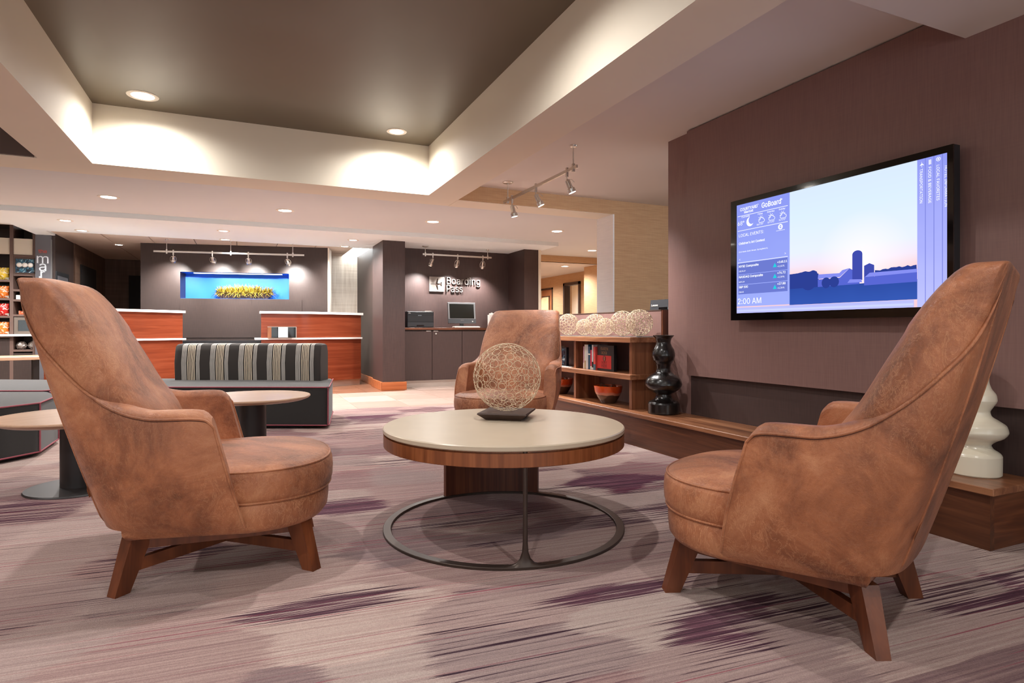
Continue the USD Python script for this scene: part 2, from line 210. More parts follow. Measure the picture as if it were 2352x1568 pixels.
def tube(pts, r, n=8, closed=False, caps=True):
    p = np.array(pts, float); k = len(p); rr = np.broadcast_to(r, (k,))
    t = (np.roll(p, -1, 0) - np.roll(p, 1, 0)) if closed else np.gradient(p, axis=0)
    t /= np.linalg.norm(t, axis=1, keepdims=True) + 1e-12
    a = np.cross(t[0], (0, 0, 1.0) if abs(t[0][2]) < 0.9 else (1.0, 0, 0)); a /= np.linalg.norm(a); fr = []
    for i in range(k):
        a = a - t[i] * a.dot(t[i]); a /= np.linalg.norm(a); fr.append((a, np.cross(t[i], a)))
    ang = np.arange(n) * 2 * np.pi / n
    v = np.concatenate([p[i] + rr[i] * (np.cos(ang)[:, None] * fr[i][0] + np.sin(ang)[:, None] * fr[i][1]) for i in range(k)])
    f = []
    for i in range(k if closed else k - 1):
        j = (i + 1) % k
        for q in range(n):
            w = (q + 1) % n; f += [(i * n + q, j * n + q, j * n + w), (i * n + q, j * n + w, i * n + w)]
    if not closed and caps:
        v = np.vstack([v, p[0], p[-1]]); c0, c1 = k * n, k * n + 1
        for q in range(n):
            w = (q + 1) % n; f += [(c0, w, q), (c1, (k - 1) * n + q, (k - 1) * n + w)]
    m = trimesh.Trimesh(v, f, process=False); m.fix_normals(); return m
def bar(a, b, w, h):
    """A straight bar of section w x h from a to b, h kept as upright as it can be."""
    a, b = np.array(a, float), np.array(b, float); t = (b - a) / np.linalg.norm(b - a)
    s = np.cross(t, (0, 0, 1.0)) if abs(t[2]) < 0.95 else np.cross(t, (0, 1.0, 0)); s /= np.linalg.norm(s); u = np.cross(s, t)
    return hull([e + i * s * w / 2 + j * u * h / 2 for e in (a, b) for i in (-1, 1) for j in (-1, 1)])
def grid(P, close_u=False):
    """Surface over an (m, n, 3) grid of points."""
    m, n = P.shape[:2]; f = []
    for i in range(m if close_u else m - 1):
        j = (i + 1) % m
        a = np.arange(n - 1); f.append(np.stack([i * n + a, j * n + a, j * n + a + 1], 1)); f.append(np.stack([i * n + a, j * n + a + 1, i * n + a + 1], 1))
    return trimesh.Trimesh(P.reshape(-1, 3), np.vstack(f), process=False)
def place(m, mat4): m = m.copy(); m.apply_transform(mat4); return m
def frame(o, ex, ey, ez):
    T = np.eye(4); T[:3, 0], T[:3, 1], T[:3, 2], T[:3, 3] = ex, ey, ez, o; return T
def move(m, x, y, z): m = m.copy(); m.apply_translation((x, y, z)); return m

# ------------------------------------------------------------------ prims
used = {}
def free(parent, name):
    k = used.get((parent, name), 0); used[(parent, name)] = k + 1
    return f'{parent}/{name}' if k == 0 else f'{parent}/{name}_{k:03d}'
def meta(prim, label=None, cat_=None, group=None, kind=None):
    for k, v in (('label', label), ('category', cat_), ('group', group), ('kind', kind)):
        if v: prim.SetCustomDataByKey(k, v)
    return prim
class Thing:
    def __init__(s, name, label, cat_, loc=(0, 0, 0), rz=0.0, group=None, kind=None, scale=None, rot=None):
        s.path = free('/World', name); s.x = UsdGeom.Xform.Define(stage, s.path); s.x.AddTranslateOp().Set(Gf.Vec3d(*map(float, loc)))
        if rot is not None: s.x.AddRotateXYZOp().Set(Gf.Vec3f(*rot))
        else: s.x.AddRotateZOp().Set(float(rz))
        if scale: s.x.AddScaleOp().Set(Gf.Vec3f(scale, scale, scale))
        s.name, s.cat, s.group, s.rz = name, cat_, group, rz
        meta(s.x.GetPrim(), label, cat_, group, kind)
    def part(s, name, mesh, mat, smooth=35, label=None, under=None, kind=None):
        p = free(under or s.path, name); m = usdkit.mesh(stage, p, mesh, M[mat], smooth)
        meta(m.GetPrim(), label, kind=kind); return p
    def dup(s, label, loc, rz=0.0, group=None, scale=None):
        t = Thing.__new__(Thing); t.path = free('/World', s.name); t.x = UsdGeom.Xform.Define(stage, t.path)
        t.x.GetPrim().GetReferences().AddInternalReference(s.path); t.x.GetPrim().SetInstanceable(True)
        def op(kind, v):
            at = t.x.GetPrim().GetAttribute('xformOp:' + kind)
            at.Set(v); return 'xformOp:' + kind
        order = [op('translate', Gf.Vec3d(*map(float, loc))), op('rotateZ', float(rz))]
        if scale:
            t.x.GetPrim().CreateAttribute('xformOp:scale', Sdf.ValueTypeNames.Float3).Set(Gf.Vec3f(scale, scale, scale)); order.append('xformOp:scale')
        t.x.GetPrim().CreateAttribute('xformOpOrder', Sdf.ValueTypeNames.TokenArray, False, Sdf.VariabilityUniform).Set(order)
        t.name, t.cat, t.group = s.name, s.cat, group or s.group
        meta(t.x.GetPrim(), label, s.cat, t.group); return t
def single(name, label, cat_, mesh, mat, smooth=35, group=None, kind=None):
    m = usdkit.mesh(stage, free('/World', name), mesh, M[mat], smooth); meta(m.GetPrim(), label, cat_, group, kind); return str(m.GetPath())
def struct(name, mesh, mat, label=None, cat_=None, smooth=False, parent='/World'):
    m = usdkit.mesh(stage, free(parent, name), mesh, M[mat], smooth)
    if parent == '/World': meta(m.GetPrim(), label, cat_, None, 'structure')
    return str(m.GetPath())
def spot(parent, pos, direction, power, angle, soft=0.6, color=(1, 0.975, 0.945), radius=0.03):
    l = UsdLux.SphereLight.Define(stage, free(parent, 'lamp')); l.CreateRadiusAttr(radius); l.CreateIntensityAttr(power); l.CreateColorAttr(Gf.Vec3f(*color)); l.CreateNormalizeAttr(True)
    d = np.array(direction, float); d /= np.linalg.norm(d)
    z = -d; x = np.cross((0, 1.0, 0) if abs(z[1]) < 0.9 else (1.0, 0, 0), z); x /= np.linalg.norm(x); y = np.cross(z, x)
    l.AddTransformOp().Set(Gf.Matrix4d(*x, 0, *y, 0, *z, 0, *map(float, pos), 1))
    sh = UsdLux.ShapingAPI.Apply(l.GetPrim()); sh.CreateShapingConeAngleAttr(angle); sh.CreateShapingConeSoftnessAttr(soft)

# ------------------------------------------------------------------ room shell
struct('floor', box(-7.2, -3.2, -0.12, 9.0, 14.5, -0.012), 'slab')
fl = '/World/floor'
for i in range(9):                                       # large stone tiles beyond the carpet, joints recessed
    for j in range(4):
        x0, y0 = -0.6 + i * 0.6, 6.47 + j * 0.6
        if y0 + 0.6 > 8.83 and x0 < 2.2: y1 = 8.80
        else: y1 = y0 + 0.596
        struct('tile', box(x0 + 0.002, y0 + 0.002, -0.012, x0 + 0.598, y1, 0.0 + rng.uniform(-0.0006, 0.0), 0.0012), f'floor_tile_{rng.randrange(4)}', parent=fl)
for i in range(4):
    struct('tile', box(2.402 + i * 0.6, 8.872, -0.012, 2.998 + i * 0.6, 9.30, 0.0, 0.0012), f'floor_tile_{rng.randrange(4)}', parent=fl)
struct('grout_bed', box(-7.2, 6.47, -0.012, 9.0, 14.5, -0.004), 'grout', parent=fl)
for i in range(8):                                       # darker border tiles along the desks and the column
    for j in range(2):
        struct('border_tile', box(-2.4 + i * 0.575, 8.803 + j * 0.5, -0.012, -2.4 + i * 0.575 + 0.571, 9.299 + j * 0.5, 0.0, 0.0012), 'brown_tile', parent=fl)
struct('border_tile', box(-2.4, 9.803, -0.012, 2.2, 14.0, -0.001), 'brown_tile', parent=fl)
# carpet, its far edge cut along a lazy wave
edge = [(x, 6.98 + 0.05 * math.sin(x * 1.9 + 0.6) + 0.03 * math.sin(x * 5.3)) for x in np.linspace(3.2, -7.2, 80)]
single('carpet', 'wall to wall streaked mauve, plum and grey carpet under the tan armchairs', 'carpet', prism([(-7.2, -3.2), (3.2, -3.2)] + edge, -0.012, 0.0015), 'carpet', False, kind='structure')

ZB, ZC, ZS, Z2, ZR, ZT = 2.25, 2.74, 2.24, 2.30, 2.41, 2.262   # beam bottom, coffer, soffit, middle ceiling, right bay, tile grid
# brown coffer: lid and the four cream faces (the beams)
struct('ceiling_coffer', box(-1.16, -1.7, ZC, 1.73, 5.87, ZC + 0.06), 'taupe_paint', 'recessed ceiling field painted matt taupe above the armchairs', 'ceiling')
def frame_box(name, x0, y0, x1, y1, top, mat, label): struct(name, box(x0, y0, ZB, x1, y1, top), mat, label, 'beam')
frame_box('beam_far', -7.2, 5.83, 2.03, 6.25, 2.86, 'cream_paint', 'cream cross beam closing the far side of the taupe coffer')
frame_box('beam_right', 1.69, -1.7, 2.03, 5.83, 2.86, 'cream_paint', 'cream beam along the right side of the taupe coffer')
frame_box('beam_left', -1.48, -1.7, -1.12, 5.83, 2.86, 'cream_paint', 'cream beam along the left side of the taupe coffer')
frame_box('beam_near', -7.2, -3.1, 2.03, -1.7, 2.86, 'cream_paint', 'cream ceiling band over the window side of the lounge')
# second coffer at the left, brown sided
struct('ceiling_coffer', box(-5.0, -1.7, 2.62, -1.48, 5.83, 2.68), 'ceiling_paint', 'pale ceiling field of the second coffer at far left', 'ceiling')
struct('trim_1', box(-5.0, 5.80, 2.255, -1.50, 5.829, 2.62), 'brown_paint', 'dark brown painted end face inside the second coffer at far left', 'trim')
struct('ceiling_band', box(-7.2, -1.7, ZB, -5.0, 5.83, 2.70), 'cream_paint', 'cream lowered ceiling band along the far left of the lounge', 'ceiling')
# right bay
struct('ceiling_right', box(2.03, 1.69, ZR, 7.0, 5.91, ZR + 0.08), 'ceiling_paint', 'pinkish beige ceiling of the bay in front of the television wall', 'ceiling')
struct('soffit_right', box(2.03, -3.1, ZB + 0.005, 3.14, 1.69, ZR + 0.06), 'ceiling_paint', 'lowered beige soffit at the top right corner by the television wall', 'ceiling')
# middle ceiling and white reception soffit
struct('ceiling_middle', box(-7.2, 6.25, Z2, 9.0, 10.0, Z2 + 0.06), 'pale_ceiling', 'beige ceiling strip with four downlights before the reception', 'ceiling')
sof = Polygon([(-7.2, 8.45), (4.58, 8.45), (4.58, 9.66), (2.2, 9.66), (1.9, 9.97), (-2.44, 9.97), (-2.44, 10.42), (-2.66, 10.42), (-2.69, 9.47), (-7.2, 9.47)])
struct('soffit_reception', prism(sof, ZS, Z2 + 0.02), 'soffit_paint', 'white dropped soffit over the reception desks and boarding pass niche', 'ceiling')
struct('ceiling_market', box(-7.2, 9.47, 2.5, -2.44, 11.6, 2.56), 'brown_paint', 'brown ceiling over the snack shelves at far left', 'ceiling')
# hung tile ceiling behind the soffit
gx0, gy0 = -2.46, 9.97
cg = struct('ceiling_tiles', box(gx0, gy0, ZT + 0.012, 2.4, 14.2, ZT + 0.05), 'grid_metal', 'hung tile ceiling over the back corridor and reception', 'ceiling')
for i in range(8):
    for j in range(4):
        x0, y0 = gx0 + 0.02 + i * 0.585, gy0 + 0.01 + j * 1.02
        if x0 > 1.2 and y0 < 11.2 and i == 7:
            struct('light_panel', box(x0 + 0.01, y0 + 0.01, ZT, x0 + 0.5, y0 + 1.0, ZT + 0.014), 'light_panel', parent=cg)
        else: struct('ceiling_tile', box(x0 + 0.006, y0 + 0.006, ZT, x0 + 0.579, y0 + 1.014, ZT + 0.014, 0.003), 'tile_ceiling', parent=cg)
struct('trim_2', box(-2.44, 9.965, ZS, 1.9, 9.985, ZT + 0.02), 'soffit_paint', 'white step between the soffit and the hung tile ceiling', 'trim')

# television wall with its proud panel, the partition beyond and the tan wall with the opening
struct('wall_right', box(3.11, -3.1, 0.0, 3.30, 3.89, 2.5), 'vinyl_tv', 'plum brown vinyl wall behind the television', 'wall')
struct('wall_panel', box(3.06, -1.2, 0.56, 3.111, 3.61, 2.40), 'vinyl_tv', 'large proud plum brown wall panel carrying the television', 'panel')
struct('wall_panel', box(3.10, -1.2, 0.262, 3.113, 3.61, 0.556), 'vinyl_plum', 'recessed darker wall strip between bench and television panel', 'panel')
tan = struct('wall_back', cat([box(3.94, 5.91, 0, 7.0, 6.26, 2.5), box(2.03, 5.91, 2.252, 3.94, 6.26, 2.5)]), 'tan_weave', 'tan woven wallcovering wall with a wide opening to the corridor', 'wall')
struct('trim_3', box(3.925, 5.905, 0, 3.942, 6.255, 2.25), 'white_weave', 'white textured jamb lining the wide opening in the tan wall', 'trim')
struct('trim_4', box(2.03, 5.92, ZB - 0.002, 3.93, 6.25, ZB + 0.006), 'cream_paint', 'cream underside of the lintel over the wide opening', 'trim')
struct('wall_side', box(6.95, 3.9, 0, 7.1, 10.0, 2.5), 'tan_weave', 'tan corridor wall at the far right', 'wall')
pt = Thing('partition', 'low plum partition wall with dark wood end behind the bookshelf', 'partition', (3.2, 3.98, 0), kind='structure')
pt.part('panel', box(-0.09, 0, 0, 0.09, 2.9, 1.06), 'vinyl_tv', False); pt.part('end_board', box(-0.088, -0.018, 0, 0.10, 0.0, 1.064), 'panel_wood', False); pt.part('cap', box(-0.094, 0, 1.06, 0.10, 2.9, 1.068), 'frame_brown', False)

# column, its side wall and the boarding pass niche
struct('column', box(1.89, 8.95, 0, 2.225, 9.72, ZS), 'vinyl_plum', 'plum vinyl column with wooden skirting beside the boarding pass niche', 'column')
struct('wall_desk_side', box(1.93, 9.72, 0, 2.225, 11.5, 2.3), 'vinyl_dark', 'dark wall running back beside the right reception desk', 'wall')
struct('baseboard_column', cat([box(1.868, 8.928, 0, 2.247, 8.952, 0.125, 0.003), box(1.868, 8.93, 0, 1.892, 9.72, 0.125, 0.003)]), 'orange_wood', 'honey wooden skirting around the foot of the plum column', 'baseboard')
struct('baseboard_side', box(1.908, 9.72, 0, 1.932, 11.4, 0.125, 0.003), 'orange_wood', 'honey wooden skirting along the wall behind the right desk', 'baseboard')
struct('wall_boarding', box(2.22, 9.65, 0, 4.3, 9.8, ZS + 0.03), 'vinyl_plum', 'plum back wall of the boarding pass niche', 'wall')
struct('pillar', cat([box(4.24, 9.0, 0, 4.50, 9.66, ZS)]), 'vinyl_plum', 'plum pillar closing the boarding pass niche on the right', 'column')
struct('trim_5', box(4.50, 8.99, 0, 4.545, 9.66, ZS), 'cream_paint', 'cream edge strip down the right side of the plum pillar', 'trim')
# reception back wall with the niche, set at a slight angle
A, B = np.array((-1.47, 10.92)), np.array((1.27, 10.33)); L = float(np.linalg.norm(B - A)); ang = math.degrees(math.atan2(*(B - A)[::-1]))
def sp(p): return (np.array(p) - A).dot((B - A) / L)
n0, n1, nz0, nz1, nd = sp((-0.916, 10.801)), sp((0.677, 10.458)), 1.404, 1.823, 0.26
rw = Thing('wall_reception', 'dark vinyl wall behind the reception desks with a lit blue niche', 'wall', (*A, 0), ang, kind='structure')
rw.part('wall_field', cat([box(0, 0, 0, n0, 0.4, ZT), box(n1, 0, 0, L, 0.4, ZT), box(n0, 0, 0, n1, 0.4, nz0), box(n0, 0, nz1, n1, 0.4, ZT)]), 'vinyl_dark', False)
rw.part('niche_back', box(n0, nd, nz0, n1, nd + 0.02, nz1), 'blue_niche', False)
rw.part('niche_lining', cat([box(n0, 0.02, nz0, n1, nd, nz0 + 0.004), box(n1 - 0.004, 0.01, nz0, n1, nd, nz1), box(n0, 0.02, nz1 - 0.004, n1, nd, nz1)]), 'blue_niche', False)
rw.part('light_strip', box(n0 + 0.18, 0.05, nz1 - 0.018, n1 - 0.12, 0.10, nz1 - 0.005), 'niche_strip', False, 'white light strip under the niche lid')
rw.part('edge_trim', box(L, -0.004, 0, L + 0.025, 0.4, ZT), 'white_paint', False, 'white corner bead')
rw.part('lower_panel', box(n0, -0.012, 0.78, n1 + 0.2, 0.0, nz0 - 0.012), 'vinyl_dark', False)
rw.part('back_counter', box(n0 - 0.1, -0.42, 0.68, n1 + 0.3, -0.012, 0.735), 'black_plastic', 40)
struct('wall_plaid', box(0.9, 11.38, 0, 2.0, 11.5, 2.3), 'plaid_light', 'pale plaid wallpaper seen between reception wall and column', 'wall')
# corridor at the back left
struct('wall_corridor', box(-2.60, 10.42, 0, -2.44, 11.42, 2.3), 'vinyl_dark', 'dark brown wall with a framed display beside the market sign', 'wall')
struct('wall_corridor_side', box(-2.60, 11.42, 0, -2.42, 13.7, 2.3), 'plaid_brown', 'brown plaid wallpaper wall along the back corridor', 'wall')
struct('wall_corridor_end', box(-2.5, 13.65, 0, 2.4, 13.8, 2.3), 'plaid_brown', 'brown plaid wallpaper wall at the end of the back corridor', 'wall')
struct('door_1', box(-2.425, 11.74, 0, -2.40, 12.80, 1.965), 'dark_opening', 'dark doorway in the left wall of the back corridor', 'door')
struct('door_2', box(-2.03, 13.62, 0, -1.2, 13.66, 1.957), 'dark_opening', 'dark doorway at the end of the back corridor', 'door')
# hall at the back right
struct('ceiling_hall', box(4.6, 9.98, 2.18, 9.0, 14.5, 2.24), 'ceiling_paint', 'pale pinkish ceiling of the hall beyond the opening', 'ceiling')
struct('beam_hall', box(4.55, 9.96, 2.18, 9.0, 10.05, Z2 + 0.03), 'tan_weave', 'tan beam across the mouth of the hall', 'beam')
struct('wall_hall', cat([box(6.75, 11.15, 0, 6.95, 11.42, 2.2), box(6.75, 12.16, 0, 6.95, 12.72, 2.2), box(6.75, 13.34, 0, 6.95, 14.4, 2.2), box(6.75, 11.42, 1.975, 6.95, 12.16, 2.2), box(6.75, 12.72, 1.92, 6.95, 13.34, 2.2), box(6.75, 11.42, 0, 6.95, 12.16, 0.5)]), 'tan_weave', 'tan wall of the hall with a glazed door and a window', 'wall')
struct('wall_hall_front', box(6.32, 10.06, 0, 6.5, 10.56, 2.2), 'tan_weave', 'tan wall edge at the mouth of the hall', 'wall')
struct('wall_hall_end', box(4.5, 14.3, 0, 9.0, 14.45, 2.3), 'tan_weave', 'tan end wall of the hall', 'wall')
struct('wall_hall_left', box(4.3, 9.66, 0, 4.56, 14.4, 2.3), 'tan_weave', 'tan left wall of the hall', 'wall')
w2 = Thing('window_2', 'brown framed interior window in the tan hall wall', 'window', (6.745, 11.42, 0.5), kind='structure')
w2.part('frame', cat([box(-0.03, 0, 0, 0.12, 0.06, 1.475), box(-0.03, 0.68, 0, 0.12, 0.74, 1.475), box(-0.03, 0, 1.415, 0.12, 0.74, 1.475)]), 'frame_brown', False)
w2.part('pane', box(0.05, 0.06, 0, 0.056, 0.68, 1.415), 'glass_pane', False)
d3 = Thing('door_3', 'reddish wooden door with a pale glass light in the hall', 'door', (6.745, 12.72, 0), kind='structure')
d3.part('leaf', cat([box(0.02, 0.04, 0, 0.06, 0.2, 1.88), box(0.02, 0.2, 1.72, 0.06, 0.6, 1.88), box(0.02, 0.2, 0, 0.06, 0.6, 0.3)]), 'door_wood', False)
d3.part('frame', cat([box(-0.01, 0, 0, 0.1, 0.04, 1.92), box(-0.01, 0, 1.88, 0.1, 0.62, 1.92), box(0.01, 0.19, 0.3, 0.062, 0.21, 1.73), box(0.01, 0.19, 1.71, 0.062, 0.6, 1.73)]), 'frame_brown', False)
d3.part('pane', box(0.03, 0.2, 0.3, 0.036, 0.6, 1.72), 'glass_pane', False)
struct('wall_office', box(7.9, 10.0, 0, 8.0, 14.4, 2.3), 'white_paint', 'pale office wall seen through the hall window', 'wall')
# outer shell: left wall, and behind the camera a wall of tall windows
struct('wall_left', box(-7.3, -3.2, 0, -7.1, 14.5, 2.7), 'tan_weave', 'tan wall at the far left of the lobby', 'wall')
wf = [box(-7.2, -3.2, 0, 3.3, -3.06, 0.3), box(-7.2, -3.2, 2.22, 3.3, -3.06, 2.8)]
for i in range(6): wf.append(box(-7.2 + i * 2.06, -3.2, 0.3, -7.2 + i * 2.06 + 0.2, -3.06, 2.22))
struct('wall_front', cat(wf), 'white_paint', 'wall of tall windows behind the viewer', 'wall')
for i in range(5):
    x0 = -7.0 + i * 2.06
    wn = Thing(f'window_{i + 3}', f'tall dark framed window behind the viewer, number {i + 1} counted along the wall', 'window', (x0, -3.13, 0.3), kind='structure')
    wn.part('window_frame', cat([box(0, -0.03, 0, 0.05, 0.03, 1.92), box(1.81, -0.03, 0, 1.86, 0.03, 1.92), box(0, -0.03, 0, 1.86, 0.03, 0.05), box(0, -0.03, 1.87, 1.86, 0.03, 1.92), box(0.905, -0.03, 0, 0.955, 0.03, 1.92)]), 'frame_brown', False)
    wn.part('pane', box(0.05, -0.003, 0.05, 1.81, 0.003, 1.87), 'glass_pane', False)
struct('wall_corner', box(-7.2, 11.6, 0, -2.6, 11.7, 2.56), 'vinyl_dark', 'dark back wall behind the snack shelves', 'wall')
struct('roof', box(-7.4, -3.3, 2.86, 9.2, 14.6, 2.95), 'slab', 'roof slab over the lobby', 'ceiling')
struct('wall_far_right', box(8.95, 3.8, 0, 9.1, 14.5, 2.7), 'tan_weave', 'outer wall at the far right', 'wall')

# ------------------------------------------------------------------ ceiling lamps
def downlight(x, y, z, label, power, r=0.085, group=None, cone=80, soft=1.0):
    t = Thing('downlight', label, 'ceiling light', (x, y, z), group=group)
    t.part('trim_ring', lathe([(r * 0.82, -0.002), (r, -0.006), (r + 0.016, -0.004), (r + 0.018, 0.0), (r * 0.82, 0.0)], 36), 'white_paint', 40)
    t.part('lens', disc(r * 0.84, -0.0045, -0.0015, 36), 'lamp_lens', False)
    spot(t.path, (0, 0, -0.05), (0, 0, -1), power, cone, soft)
downlight(-0.724, 5.49, ZC, 'round downlight at the far left corner of the taupe coffer', COFFER, 0.095, cone=84, soft=1.0)
downlight(1.294, 5.52, ZC, 'round downlight at the far right corner of the taupe coffer', COFFER, 0.075, cone=84, soft=1.0)
for x in (-0.45, 1.0):
    for y in (2.7, 0.0): downlight(x, y, ZC, f"round downlight in the taupe coffer above the picture, {'left' if x < 0 else 'right'} lamp of the {'middle' if y > 1 else 'near'} row", COFFER, 0.09, None, cone=84, soft=1.0)
for x, l in ((-1.298, 'leftmost'), (0.442, 'second'), (2.231, 'third'), (4.046, 'fourth')):
    downlight(x, 7.5, Z2, f'{l} round downlight in the beige ceiling strip, counted from the left', DOWN, 0.085)
downlight(-3.1, 7.45, Z2, 'round downlight in the beige ceiling strip beyond the left edge', DOWN, 0.085)
for x, y, l in ((-1.99, 8.925, 'left front'), (-1.987, 9.73, 'left rear'), (-0.25, 8.99, 'middle front'), (-0.25, 9.85, 'middle rear'), (1.485, 9.12, 'right front'), (1.474, 9.86, 'right rear')):
    downlight(x, y, ZS, f'small round downlight in the white reception soffit, {l} of six', DOWN * 0.8, 0.065)
downlight(-1.819, 11.30, ZT, 'small round downlight in the hung tile ceiling of the back corridor', DOWN * 0.25, 0.06)
downlight(5.59, 9.07, Z2, 'round downlight at the edge of the white jamb, by the hall beam', DOWN, 0.085)
downlight(5.87, 10.55, 2.18, 'small round downlight in the hall ceiling beyond the opening', DOWN * .6, 0.08)
downlight(5.9, 12.6, 2.18, 'round downlight deep in the hall ceiling', DOWN, 0.08)
downlight(-3.4, 9.2, ZS, 'small downlight over the snack shelves beyond the left edge', DOWN, 0.065)
for y in (0.9, 3.4): downlight(-3.2, y, 2.62, f"{'near' if y < 2 else 'far'} round downlight in the second coffer at far left", DOWN, 0.085)
downlight(7.35, 12.6, 2.178, 'office downlight behind the hall window', DOWN * 1.6, 0.08)

def track(label, p0, p1, zc, canopies, heads, group, cone=48):
    """Nickel bar from p0 to p1 hung from the ceiling at zc. canopies: (fraction, radius); heads: (fraction, aim direction, power)."""
    p0, p1 = np.array(p0, float), np.array(p1, float); d = p1 - p0; dn = d / np.linalg.norm(d)
    t = Thing('track_light', label, 'track light', tuple(p0), group=group)
    t.part('rail', bar((0, 0, 0), d, 0.014, 0.026), 'nickel', False)
    for fr, r in canopies:
        q = d * fr; h = zc - p0[2]
        c = t.part('hanger', cat([tube([q + (0, 0, 0.0), q + (0, 0, h - 0.004)], 0.0055, 8), box(*(q - (0.011, 0.011, 0.032)), *(q + (0.011, 0.011, 0.035)), 0.002)]), 'nickel', 40)
        t.part('canopy', move(lathe([(0, -0.016), (r * 0.8, -0.014), (r, -0.006), (r, 0), (0, 0)], 28), *(q + (0, 0, h))), 'nickel', 40)
    for fr, aim, power in heads:
        q = d * fr; a = np.array(aim, float); a /= np.linalg.norm(a)
        s = np.cross(a, (0, 0, 1.0)); s /= np.linalg.norm(s); u = np.cross(s, a)
        T = frame(q + (0, 0, -0.075), s, u, a)
        arm = t.part('clamp', cat([box(*(q - (0.010, 0.010, 0.05)), *(q + (0.010, 0.010, 0.028)), 0.002), tube([q + (0, 0, -0.05), q + (0, 0, -0.078)], 0.005, 8)]), 'nickel', 40)
        loop = [(0.036 * math.cos(k), 0.010 + 0.018 * math.sin(k), 0.052 + 0.056 * math.sin(k) * 0.2 + 0.05 * math.cos(k)) for k in np.linspace(0.2, 2 * math.pi - 0.2, 20)]
        hd = t.part('lamp_head', place(lathe([(0, -0.002), (0.017, 0), (0.021, 0.012), (0.022, 0.062), (0.026, 0.072), (0.034, 0.080), (0.034, 0.112), (0.030, 0.112), (0.028, 0.092), (0, 0.09)], 24), T), 'nickel', 40)
        t.part('wire_yoke', place(cat([tube([(0.026 * k, 0.0, -0.004), (0.040 * k, 0.004, 0.03), (0.042 * k, 0.002, 0.075), (0.035 * k, 0, 0.098)], 0.0028, 6) for k in (-1, 1)] + [tube([(-0.026, 0, -0.004), (0, 0.0, -0.012), (0.026, 0, -0.004)], 0.0028, 6), tube([(0, 0.012, 0.0), (0.0, 0.04, 0.012), (0.0, 0.05, 0.04)], 0.0028, 6)]), T), 'nickel', 40, under=hd)
        t.part('lens', place(disc(0.030, 0.108, 0.1135, 24), T), 'spot_lens', False, under=hd)
        lp = (T @ np.array((0, 0, 0.13, 1)))[:3]; spot(t.path, lp, a, power, cone, 1.0, radius=0.02)
A2 = (-1.225, 10.34, 2.075); B2 = (0.864, 9.90, 2.07)
track('four headed nickel track light in front of the blue reception niche', A2, B2, ZT, [(0.083, 0.02), (0.5, 0.02), (0.92, 0.02)], [(0.125, (-0.1, 0.80, -0.62), SPOT * .2), (0.378, (0.12, 0.80, -0.62), SPOT * .2), (0.617, (0.10, 0.80, -0.62), SPOT * .2), (0.882, (0.25, 0.80, -0.62), SPOT * .2)], None)
track('three headed nickel track light over the boarding pass counter', (2.598, 9.3, 2.108), (3.778, 9.3, 2.108), ZS, [(0.035, 0.05), (0.94, 0.02)], [(0.14, (-0.35, 0.45, -1), SPOT * .22), (0.495, (-0.08, 0.45, -1), SPOT * .22), (0.868, (0.06, 0.45, -1), SPOT * .22)], None)
track('three headed nickel track light aimed at the bookshelf and television wall', (2.46, 4.22, 2.225), (2.46, 5.72, 2.225), ZR, [(0.04, 0.03), (0.93, 0.055)], [(0.11, (0.38, -0.12, -0.9), SPOT * .2), (0.5, (0.42, -0.15, -0.9), SPOT * .26), (0.86, (0.25, -0.05, -1), SPOT * .26)], None)

# ------------------------------------------------------------------ armchair (x forward, y left, origin on the floor below its centre)
W0 = np.array([0, .10, .19, .255, .32, .40, .50, .60, .68, .76, .88, .955, 1.0])     # the rim drops from the back's top edge along the seam to the arm
BX = np.array([-.372, -.37, -.36, -.335, -.295, -.24, -.175, -.115, -.065, -.02, .04, .072, .090]); BY = np.array([0, .11, .215, .272, .305, .325, .337, .345, .350, .354, .358, .3595, .360])
RX = np.array([-.590, -.590, -.586, -.573, -.532, -.462, -.380, -.300, -.235, -.178, -.090, -.036, -.008]); RY = np.array([0, .13, .245, .272, .300, .327, .352, .376, .390, .396, .400, .402, .402])
RZ = np.array([1.045, 1.043, 1.036, .985, .880, .785, .700, .642, .617, .607, .606, .600, .574])
Z0 = np.array([.235, .235, .233, .23, .226, .222, .217, .212, .208, .205, .202, .2005, .20])
THT = np.array([.085, .088, .10, .12, .14, .15, .14, .12, .10, .09, .085, .085, .085]); THB = np.array([.25, .25, .25, .235, .20, .15, .115, .10, .09, .085, .08, .08, .08])
F_ = {k: PchipInterpolator(W0, v) for k, v in dict(bx=BX, by=BY, rx=RX, ry=RY, rz=RZ, tt=THT, tb=THB, z0=Z0).items()}
ZB0, ZI = 0.195, 0.33
def outer(w, t):
    """Point of the outer shell; w = 0 at the middle of the back, 1 at the arm front; t = 0 at the bottom, 1 at the rim."""
    b = np.array((F_['bx'](w), F_['by'](w), F_['z0'](w))); r = np.array((F_['rx'](w), F_['ry'](w), F_['rz'](w)))
    p = b + (r - b) * t; k = math.sin(math.pi * min(max(t, 0), 1))
    side = min(1, max(0, (w - 0.2) / 0.25)); p[1] += 0.030 * k * side; p[0] -= 0.012 * k * (1 - side)
    if t < 0.12: p[1] *= 1 - 0.05 * (1 - t / 0.12) ** 2; 
    return p
def inward(w):
    e = 0.02; a, b = outer(min(1, w + e), 0.6), outer(max(-0.0, w - e), 0.6)
    t = (b - a) * (1, 1, 0); t /= np.linalg.norm(t) + 1e-9
    n = np.array((-t[1], t[0], 0)) if w > 0.01 else np.array((1.0, 0, 0))
    c = np.array((0.05, 0, 0)) - outer(w, 0.6)
    return n if n.dot(c) > 0 else -n
